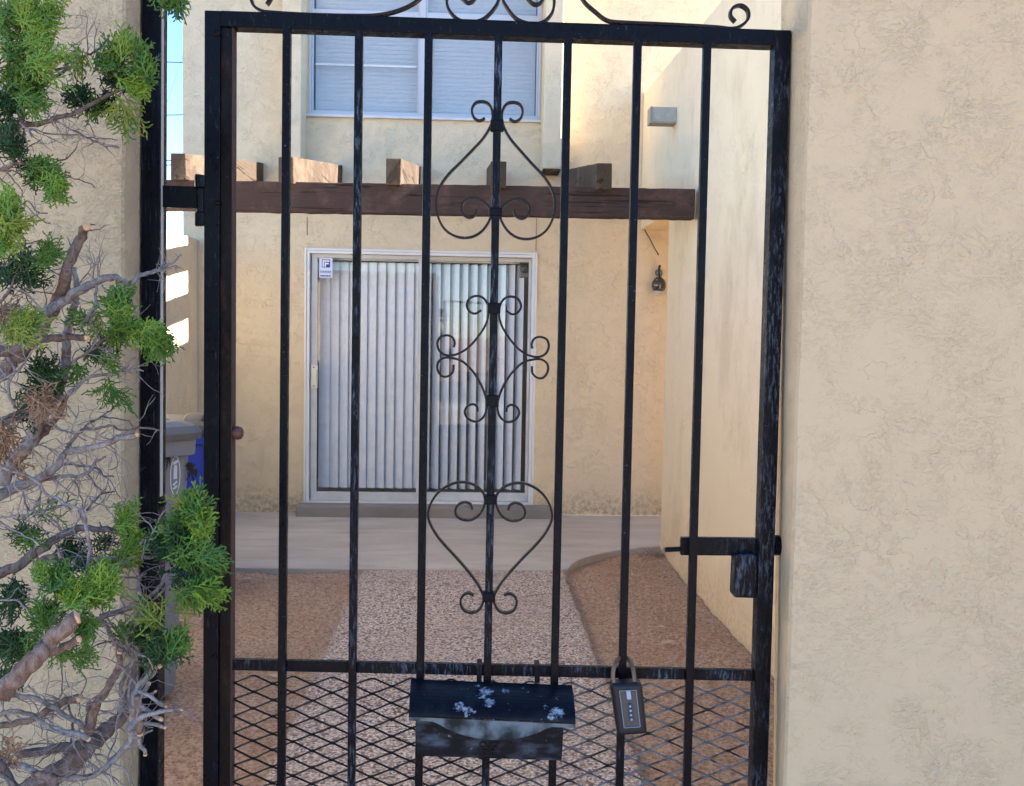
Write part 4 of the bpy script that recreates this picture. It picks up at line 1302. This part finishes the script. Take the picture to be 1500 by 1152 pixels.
branch('b4', [(180, 850), (200, 960), (290, 1010), (430, 980), (560, 925)], 16, 6, 1.25)
branch('b4', [(400, -100), (500, -60), (560, 0)], 30, 16, 1.36)
branch('b5', [(850, 90), (780, 170), (700, 165), (560, 150), (460, 165), (350, 230), (240, 300), (120, 390), (-20, 450)], 26, 70, 1.27, BARKD)
branch('b5', [(528, 15), (560, 150), (577, 300), (555, 470), (566, 592)], 26, 15, 1.18, BARK, None, .4)
branch('b5', [(640, 722), (780, 690), (880, 640), (925, 615), (1000, 570), (1070, 460), (1110, 420), (1200, 370), (1300, 358)], 40, 10, 1.24, BARK)
branch('b5', [(1035, 335), (905, 346), (700, 340), (560, 345), (400, 362), (220, 378)], 12, 34, 1.28)
branch('b5', [(1045, 290), (905, 295), (800, 250), (640, 230), (460, 205)], 10, 14, 1.31)
branch('b5', [(1020, 667), (930, 655), (850, 780), (828, 900), (850, 965)], 24, 22, 1.23)
branch('b5', [(905, 660), (880, 760), (865, 880), (860, 965)], 14, 18, 1.22)
branch('b5', [(610, 748), (680, 765), (740, 880), (800, 930), (850, 975)], 34, 24, 1.25)
branch('b5', [(690, 715), (770, 840), (835, 935)], 14, 14, 1.27)
branch('b5', [(1150, 150), (1060, 140), (990, 190), (905, 252)], 10, 18, 1.20)
branch('b5', [(1100, -5), (1050, 60), (1010, 130), (985, 195)], 8, 14, 1.20)
branch('b5', [(1140, 500), (1080, 520), (1040, 570), (960, 640)], 9, 16, 1.22)
branch('b5', [(1170, 460), (1100, 470), (1060, 500)], 8, 12, 1.22)
branch('b5', [(500, 725), (400, 805), (330, 880), (230, 990), (110, 1110), (0, 1220)], 95, 130, 1.10, BARKR, '0', .3)
branch('b5', [(505, 870), (420, 910), (330, 960)], 50, 55, 1.12, BARKR, '0', .2)
branch('b5', [(372, 325), (300, 345), (230, 380)], 40, 40, 1.22, BARKR, '0', .2)
branch('b5', [(935, 442), (898, 480), (910, 560), (935, 632)], 22, 22, 1.24)
branch('b5', [(780, 465), (880, 470), (900, 480)], 12, 20, 1.25)
branch('b5', [(-10, 612), (90, 620), (170, 670), (240, 745)], 14, 10, 1.14)
branch('b5', [(0, 830), (100, 853), (235, 850)], 30, 10, 1.26)
branch('b5', [(0, 110), (100, 170), (220, 230), (260, 240)], 12, 8, 1.2)
branch('b5', [(360, 270), (440, 370), (540, 430)], 12, 10, 1.2)
branch('b5', [(0, 70), (100, 75), (220, 60), (330, 68)], 12, 6, 1.3)
branch('b6', [(985, 180), (975, 330), (960, 440), (880, 560), (760, 665), (640, 780), (520, 900), (350, 1010), (180, 1120), (0, 1250)], 40, 200, 1.28, BARKD, None, 1.4)
branch('b6', [(882, 95), (862, 200), (780, 350), (700, 480), (655, 660)], 44, 70, 1.22, BARKR, '0')
branch('b6', [(652, 432), (650, 500), (645, 600)], 34, 44, 1.24, BARKR, '0')
branch('b6', [(1155, 182), (1050, 290), (1000, 340), (990, 480), (960, 570)], 38, 55, 1.20, BARK, '0')
branch('b6', [(1198, 465), (1110, 410), (1020, 365)], 26, 30, 1.18, BARK, '0', .2)
branch('b6', [(1172, 560), (1080, 510), (1030, 465)], 34, 36, 1.17, BARK, '0', .2)
branch('b6', [(1325, 505), (1280, 495), (1180, 510), (1080, 540), (1000, 590), (930, 655)], 16, 50, 1.16, BARK, '0', .3)
branch('b6', [(1200, 625), (1130, 612), (1030, 600)], 26, 30, 1.19, BARK, '0', .2)
branch('b6', [(1120, 650), (1060, 685), (980, 695)], 14, 28, 1.19, BARK, None, .2)
branch('b6', [(1062, 820), (1020, 730), (1000, 650)], 26, 36, 1.18, BARK, '0', .2)
branch('b6', [(1020, 672), (1025, 560), (1000, 400)], 48, 46, 1.17, BARKR, '0', .2)
branch('b6', [(1130, 365), (1080, 390), (1020, 420)], 20, 28, 1.19, BARK, '0', .2)
branch('b6', [(1090, 315), (1060, 360), (1010, 400)], 28, 30, 1.21, BARK, '0', .2)
branch('b6', [(975, 640), (930, 750), (840, 850), (760, 930), (680, 985), (560, 1000), (400, 1000), (220, 940), (100, 900), (-20, 855)], 50, 42, 1.21, BARK)
branch('b6', [(645, 650), (560, 600), (430, 510), (300, 430), (150, 400), (-10, 395)], 36, 34, 1.22, BARK, '0')
branch('b6', [(645, 712), (560, 680), (400, 640), (300, 590), (230, 530), (100, 510), (-10, 532)], 42, 30, 1.20, BARK, '0')
branch('b6', [(585, 418), (480, 430), (350, 510), (200, 580), (-10, 625)], 60, 44, 1.24, BARKR, '0')
branch('b6', [(130, 825), (400, 790), (600, 755)], 62, 74, 1.26, BARKD, '0')
branch('b6', [(470, 80), (570, 190), (740, 202)], 9, 5, 1.3, BARKD, None, .3)
branch('b6', [(570, 190), (622, 290), (585, 430), (575, 540)], 9, 8, 1.31, BARKD, None, .3)
branch('b6', [(455, 80), (455, 350), (400, 450)], 9, 9, 1.33, BARKD, None, .3)
branch('b6', [(200, 320), (300, 420), (420, 440)], 12, 10, 1.35)
branch('b6', [(505, 450), (530, 620), (500, 790), (440, 900)], 14, 24, 1.33)
branch('b6', [(950, 1060), (935, 960), (860, 900), (760, 840), (690, 825)], 10, 16, 1.25)
branch('b6', [(640, 880), (740, 950), (850, 1010), (930, 1060)], 12, 9, 1.28)
branch('b6', [(980, -20), (960, 150), (900, 300), (880, 520)], 24, 26, 1.24)
branch('b6', [(1010, 150), (940, 300), (900, 460), (880, 540)], 18, 24, 1.22)
branch('b6', [(960, 260), (940, 400), (980, 520)], 20, 26, 1.20)
branch('b6', [(830, 0), (900, 40), (940, 110), (985, 150)], 20, 22, 1.24)
branch('b6', [(1015, 92), (1080, 120), (1125, 205)], 14, 12, 1.18)
branch('b6', [(0, 880), (60, 980), (120, 1100)], 50, 60, 1.15, BARKD)
branch('b6', [(230, 980), (330, 980), (420, 1020)], 40, 60, 1.2, BARKR)
branch('b6', [(0, 960), (120, 1060), (160, 1150)], 30, 40, 1.13)
branch('b1', [(100, 1180), (150, 1070), (180, 950), (170, 860), (110, 760), (60, 560)], 70, 30, 1.30, BARKD)
branch('b1', [(-20, 1120), (60, 1120), (150, 1075)], 70, 60, 1.30, BARKD)
branch('b1', [(150, 1070), (260, 1060), (430, 1010), (640, 950), (850, 840), (1060, 735), (1150, 655)], 50, 18, 1.27, BARKD)
branch('b1', [(345, 920), (430, 990), (600, 1095), (720, 1150), (830, 1205), (1005, 1245)], 10, 20, 1.36)
branch('b1', [(700, 1150), (860, 1170), (1000, 1180)], 8, 6, 1.37)
branch('b1', [(870, 1200), (895, 1250), (905, 1268)], 10, 5, 1.36)
branch('b1', [(290, 440), (380, 455), (480, 490), (600, 482), (700, 470), (810, 425), (900, 330)], 26, 16, 1.29, BARKD)
branch('b1', [(390, 570), (470, 580), (590, 572)], 26, 20, 1.29)
branch('b1', [(380, 720), (470, 640), (540, 600), (590, 540)], 36, 16, 1.30, BARKD)
branch('b1', [(460, 100), (390, 200), (300, 330)], 48, 66, 1.32, BARK)
branch('b1', [(290, 50), (420, 90), (555, 147)], 14, 7, 1.30)
branch('b1', [(320, 310), (400, 350), (465, 410)], 10, 6, 1.36)
branch('b1', [(170, 1040), (230, 1100), (270, 1160)], 26, 14, 1.22)
branch('b1', [(240, 1090), (400, 1120), (660, 1145)], 18, 8, 1.35)
branch('b2', [(420, 245), (500, 205), (580, 180), (645, 85)], 18, 7, 1.33, BARKD)
branch('b2', [(540, 318), (640, 360), (740, 385), (805, 432)], 8, 7, 1.33, BARKD)
branch('b2', [(-10, 285), (100, 240), (230, 220), (420, 260)], 28, 12, 1.30, BARKR)
branch('b2', [(-10, 292), (80, 290), (150, 310), (250, 350)], 18, 10, 1.30, BARKR)
branch('b2', [(0, 350), (130, 480), (200, 570), (330, 690), (425, 727)], 12, 6, 1.33, BARKD)
branch('b2', [(200, 560), (235, 545), (330, 640), (415, 650)], 10, 5, 1.33, BARKD)
branch('b2', [(170, 820), (205, 900), (200, 1000), (170, 1080), (80, 1200)], 16, 24, 1.30, BARKD)
branch('b2', [(60, 930), (200, 915), (350, 870)], 12, 5, 1.3, BARKR)
branch('b2', [(370, 1060), (460, 1150), (540, 1180)], 10, 8, 1.34, BARKD)
branch('b3', [(200, 150), (300, 150), (430, 160)], 10, 8, 1.35, BARKD)
branch('b3', [(200, 150), (220, 230), (280, 290), (340, 320)], 10, 8, 1.35, BARKD)
branch('b3', [(345, 80), (355, 200), (365, 300)], 10, 8, 1.35, BARKD)
branch('b3', [(0, 240), (60, 150), (100, 60), (160, 0)], 26, 12, 1.29, BARKD)
branch('b3', [(0, 740), (100, 860), (200, 900), (330, 980)], 16, 10, 1.24)
branch('b3', [(60, 650), (110, 760), (60, 900), (120, 1060)], 22, 24, 1.30)
branch('b4', [(0, 300), (100, 260), (200, 235), (320, 245)], 40, 30, 1.28, BARKD)
branch('b4', [(0, 350), (130, 290), (300, 260)], 26, 20, 1.26)
branch('b4', [(350, 280), (430, 350), (550, 400), (690, 458)], 26, 10, 1.24)
branch('b4', [(310, 490), (380, 520), (450, 580)], 10, 8, 1.33)
branch('b4', [(840, 510), (910, 580), (920, 660), (860, 690)], 8, 5, 1.34)
branch('b4', [(700, 900), (800, 970), (940, 965), (980, 930), (1000, 880)], 10, 6, 1.34)
branch('b4', [(580, 780), (630, 870), (660, 990)], 10, 8, 1.35)
branch('b4', [(0, 1060), (150, 1045), (390, 1045)], 10, 5, 1.33)
branch('b4', [(450, 1070), (540, 1010)], 10, 5, 1.33)
# trunk down to the soil
for (x0, y0, x1, y1, w) in ((10, 1190, -60, 1900, 60), (60, 1165, 20, 1950, 48)):
    ox = P(x0, y0, Y=1.28); e = P(x1, y1, Y=1.28); k = -.07
    e = ox + (e - ox) * ((k - ox.z) / (e.z - ox.z))
    m = MB(); cur = spline([ox, ox + (e - ox) * .3 + Vector((.03, 0, 0)), ox + (e - ox) * .65 + Vector((-.02, 0, 0)), e], 8)
    m.tube(cur, [w / F * 1.28 / 2 * (1 + .5 * i / len(cur)) for i in range(len(cur))], 12); m.build('trunk', BARKD, jun, smooth=True, fixn=False)

# fine twigs grown from the branches
tw = MB()
def twig(p, d, l, rad, depth):
    if len(tw.v) > 240000: return
    n = max(3, int(l / .008)); pts = [p]
    for i in range(n):
        d = (d + Vector((r.gauss(0, .28), r.gauss(0, .18), r.gauss(0, .28)))).normalized()
        q = pts[-1] + d * (l / n)
        if q.y > 1.455: q.y = 1.455; d.y = -abs(d.y) * .5
        if q.x > -.405 and q.y > 1.2: d.x = -abs(d.x)
        pts.append(q)
        if depth > 0 and r.random() < .30:
            twig(q, (d + Vector((r.gauss(0, .8), r.gauss(0, .4), r.gauss(0, .8)))).normalized(), l * r.uniform(.3, .65), rad * .6, depth - 1)
    k = len(pts)
    tw.tube(pts, [rad * (1 - .75 * i / k) for i in range(k)], 4, caps=False)
for cur, rad, tf_ in BR:
    n = len(cur)
    L_ = sum((cur[i + 1] - cur[i]).length for i in range(n - 1))
    cnt = int(L_ * 85 * tf_ * r.uniform(.5, 1.1))
    for _ in range(cnt):
        i = r.randrange(1, n - 1); t = (cur[i + 1] - cur[i - 1]).normalized()
        d = (t * .5 * r.choice((1, 1, -1)) + Vector((r.gauss(0, .8), r.gauss(0, .35), r.gauss(.1, .8)))).normalized()
        twig(cur[i], d, r.uniform(.015, .075), min(rad[i] * .6, r.uniform(.0007, .0016)), 2 if r.random() < .5 else 1)
o = tw.build('twigs', BARK, jun, smooth=True, fixn=False); o['kind'] = 'stuff'

# foliage: flat scale-leaf sprays
def make_spray(seed, L=.055, loose=False):
    r = random.Random(seed); V, Fc = [], []
    def spindle(a, b, w):
        ax = (b - a); u = ax.orthogonal().normalized(); v_ = ax.normalized().cross(u)
        k = len(V); V.append(a)
        mid = a + ax * .62
        for j in range(3):
            an = 2 * pi * j / 3 + .4; V.append(mid + (u * cos(an) + v_ * sin(an)) * w)
        V.append(b)
        for j in range(3):
            j2 = (j + 1) % 3
            Fc.append((k, k + 1 + j, k + 1 + j2)); Fc.append((k + 4, k + 1 + j2, k + 1 + j))
    def grow(p, d, l, lev):
        step = .0052 if lev == 0 else (.0046 if lev == 1 else .0038)
        if loose: step *= 1.5
        n = max(1, int(l / step)); side = r.choice((-1, 1))
        for i in range(n):
            d = (d + Vector((r.gauss(0, .10), 0, r.gauss(0, .10)))).normalized()
            q = p + d * step
            spindle(p - d * step * .25, q + d * step * .45, (.0013 if lev else .0012))
            if lev < 2:
                side = -side
                t = i / max(1, n)
                if lev == 0: ll = l * (.55 - .38 * t) * r.uniform(.7, 1.15)
                else: ll = l * (.55 - .3 * t) * r.uniform(.6, 1.1)
                a = radians(42 + r.uniform(-12, 12)) * side
                dd = Vector((d.x * cos(a) - d.y * sin(a), d.x * sin(a) + d.y * cos(a), d.z + r.uniform(-.35, .35))).normalized()
                if ll > .0045: grow(q, dd, ll, lev + 1)
            p = q
    grow(Vector((0, 0, 0)), Vector((0, 1, 0)), L, 0)
    return V, Fc
SPR = [make_spray(i, .034 + .004 * (i % 4)) for i in range(8)]
LSPR = [make_spray(50 + i, .05, True) for i in range(3)]
print('spray tris', [len(s_[1]) for s_ in SPR])


def clump(cx, cy, rx, ry, ang, n, mat, Y=1.30, spread=55, loose=False, scale=1.0, thick=.028):
    """sprays inside an ellipse (photo pixels), fanning out round the direction ang (deg, 90 = up)"""
    m = MB(); sp_ = LSPR if loose else SPR
    for _ in range(n):
        while True:
            u, v = r.uniform(-1, 1), r.uniform(-1, 1)
            if u * u + v * v < 1: break
        yy = Y + r.gauss(0, thick * .5)
        tip = P(cx + u * rx * .72 - (6 if cx > 285 else 0), cy + v * ry * .80, Y=min(yy, 1.44))
        a = radians(ang + r.gauss(0, spread * .6)) 
        # lean outwards from the clump centre as well
        out = Vector((u, 0, -v)); d = (Vector((cos(a), r.gauss(0, .35), sin(a))) + out * .7).normalized()
        V, Fc = r.choice(sp_)
        nr = Vector((r.gauss(0, .5), -1 + r.gauss(0, .4), r.gauss(.2, .5))).normalized()
        x = d.cross(nr).normalized(); nr = x.cross(d).normalized()
        s = scale * r.uniform(.65, 1.1)
        M_ = Matrix((x, d, nr)).transposed() * s
        L_ = .030 * s
        b = len(m.v); bend = r.uniform(-6, 6)
        o_ = tip - d * L_ * .8
        for q in V:
            z = q.z + bend * q.y * q.y
            m.v.append(o_ + M_ @ Vector((q.x, q.y, z)))
        m.f += [tuple(i + b for i in f) for f in Fc]
    o = m.build('foliage', mat, jun, fixn=False)
    o['kind'] = 'stuff'
    return o


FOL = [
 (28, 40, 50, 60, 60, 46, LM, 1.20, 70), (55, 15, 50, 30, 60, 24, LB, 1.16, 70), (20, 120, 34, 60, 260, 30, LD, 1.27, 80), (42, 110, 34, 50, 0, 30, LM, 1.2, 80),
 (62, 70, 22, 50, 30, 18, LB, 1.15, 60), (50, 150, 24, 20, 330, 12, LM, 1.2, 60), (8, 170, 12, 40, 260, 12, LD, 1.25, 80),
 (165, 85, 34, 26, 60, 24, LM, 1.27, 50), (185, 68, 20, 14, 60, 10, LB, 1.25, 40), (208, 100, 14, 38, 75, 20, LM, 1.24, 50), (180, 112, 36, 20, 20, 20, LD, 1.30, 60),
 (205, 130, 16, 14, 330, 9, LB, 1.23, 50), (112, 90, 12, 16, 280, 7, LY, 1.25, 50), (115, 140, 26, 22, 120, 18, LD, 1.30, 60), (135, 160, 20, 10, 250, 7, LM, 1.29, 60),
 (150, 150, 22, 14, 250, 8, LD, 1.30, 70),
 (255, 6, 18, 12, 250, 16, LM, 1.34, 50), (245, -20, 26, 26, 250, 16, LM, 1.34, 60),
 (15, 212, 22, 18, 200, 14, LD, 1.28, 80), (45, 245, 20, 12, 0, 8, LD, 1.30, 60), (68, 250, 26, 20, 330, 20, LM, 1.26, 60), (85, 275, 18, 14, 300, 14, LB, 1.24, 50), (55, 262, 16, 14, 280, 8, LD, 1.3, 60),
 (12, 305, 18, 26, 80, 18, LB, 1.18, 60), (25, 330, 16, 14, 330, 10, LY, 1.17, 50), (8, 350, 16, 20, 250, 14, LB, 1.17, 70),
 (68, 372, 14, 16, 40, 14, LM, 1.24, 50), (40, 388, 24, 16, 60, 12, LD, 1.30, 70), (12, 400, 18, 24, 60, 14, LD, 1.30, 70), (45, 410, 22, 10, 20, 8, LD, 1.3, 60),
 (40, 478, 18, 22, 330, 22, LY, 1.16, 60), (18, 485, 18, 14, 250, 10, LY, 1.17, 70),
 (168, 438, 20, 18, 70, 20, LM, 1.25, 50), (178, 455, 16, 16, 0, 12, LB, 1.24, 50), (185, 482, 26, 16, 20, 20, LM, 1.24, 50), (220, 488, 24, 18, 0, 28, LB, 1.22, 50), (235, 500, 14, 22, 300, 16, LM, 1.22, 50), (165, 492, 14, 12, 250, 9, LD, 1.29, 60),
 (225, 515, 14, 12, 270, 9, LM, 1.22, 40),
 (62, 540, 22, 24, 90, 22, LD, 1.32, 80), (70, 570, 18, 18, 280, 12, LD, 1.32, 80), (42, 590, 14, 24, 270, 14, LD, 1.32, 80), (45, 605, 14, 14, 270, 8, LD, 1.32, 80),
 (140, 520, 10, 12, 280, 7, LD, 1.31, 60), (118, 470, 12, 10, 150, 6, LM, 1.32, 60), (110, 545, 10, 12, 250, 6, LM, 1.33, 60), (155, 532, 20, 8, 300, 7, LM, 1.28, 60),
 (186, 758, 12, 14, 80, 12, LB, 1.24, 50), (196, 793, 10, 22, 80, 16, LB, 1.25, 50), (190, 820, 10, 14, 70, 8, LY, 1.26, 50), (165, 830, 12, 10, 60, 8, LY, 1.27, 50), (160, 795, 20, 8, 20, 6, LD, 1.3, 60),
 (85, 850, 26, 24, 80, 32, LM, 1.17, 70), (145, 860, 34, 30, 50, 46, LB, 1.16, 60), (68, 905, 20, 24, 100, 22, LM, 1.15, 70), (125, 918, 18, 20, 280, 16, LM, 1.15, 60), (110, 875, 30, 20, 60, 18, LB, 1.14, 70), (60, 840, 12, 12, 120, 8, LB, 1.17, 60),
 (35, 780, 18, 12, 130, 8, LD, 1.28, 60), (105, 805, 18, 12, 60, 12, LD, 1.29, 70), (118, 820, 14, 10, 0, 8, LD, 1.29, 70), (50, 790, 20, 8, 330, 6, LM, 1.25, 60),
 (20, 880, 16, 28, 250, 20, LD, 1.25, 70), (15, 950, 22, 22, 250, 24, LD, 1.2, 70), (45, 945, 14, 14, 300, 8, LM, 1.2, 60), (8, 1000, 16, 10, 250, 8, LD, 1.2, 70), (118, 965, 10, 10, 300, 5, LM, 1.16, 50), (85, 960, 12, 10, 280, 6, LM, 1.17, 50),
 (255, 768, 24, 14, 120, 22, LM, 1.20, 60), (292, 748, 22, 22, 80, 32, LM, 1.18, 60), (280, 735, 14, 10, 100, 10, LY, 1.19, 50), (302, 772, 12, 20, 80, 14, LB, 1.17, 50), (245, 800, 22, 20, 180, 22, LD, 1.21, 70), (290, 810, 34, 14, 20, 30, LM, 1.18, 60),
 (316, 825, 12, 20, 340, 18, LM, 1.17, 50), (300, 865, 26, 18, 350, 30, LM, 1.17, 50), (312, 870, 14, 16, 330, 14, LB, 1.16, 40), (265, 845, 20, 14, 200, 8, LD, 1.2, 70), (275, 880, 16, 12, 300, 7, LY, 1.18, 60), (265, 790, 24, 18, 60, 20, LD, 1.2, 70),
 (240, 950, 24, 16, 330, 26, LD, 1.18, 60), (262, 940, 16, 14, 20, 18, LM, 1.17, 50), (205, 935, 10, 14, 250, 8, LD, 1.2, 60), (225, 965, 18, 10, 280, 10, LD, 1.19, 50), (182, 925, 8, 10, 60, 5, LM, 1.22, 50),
]
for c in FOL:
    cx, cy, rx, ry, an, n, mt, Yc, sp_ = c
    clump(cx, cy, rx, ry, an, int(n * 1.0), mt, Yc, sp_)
for c in ((180, 165, 22, 22, 270, 9, LY, 1.26, 40), (188, 180, 10, 10, 280, 4, LM, 1.26, 30), (165, 575, 24, 12, 280, 9, LM, 1.27, 50), (140, 480, 14, 20, 250, 8, LY, 1.30, 60),
          (215, 910, 14, 14, 120, 8, LY, 1.19, 50), (70, 750, 20, 10, 60, 3, LM, 1.28, 60)):
    clump(*c[:6], c[6], c[7], c[8], loose=True)
for c in ((12, 455, 20, 12, 330, 12, LO, 1.20, 40), (62, 590, 10, 18, 280, 12, LO, 1.2, 50), (10, 640, 14, 26, 260, 14, LO, 1.25, 60), (20, 680, 14, 14, 260, 6, LO, 1.25, 60), 
          (12, 1105, 14, 10, 60, 6, LO, 1.18, 50)):
    clump(*c[:6], c[6], c[7], c[8], loose=True)
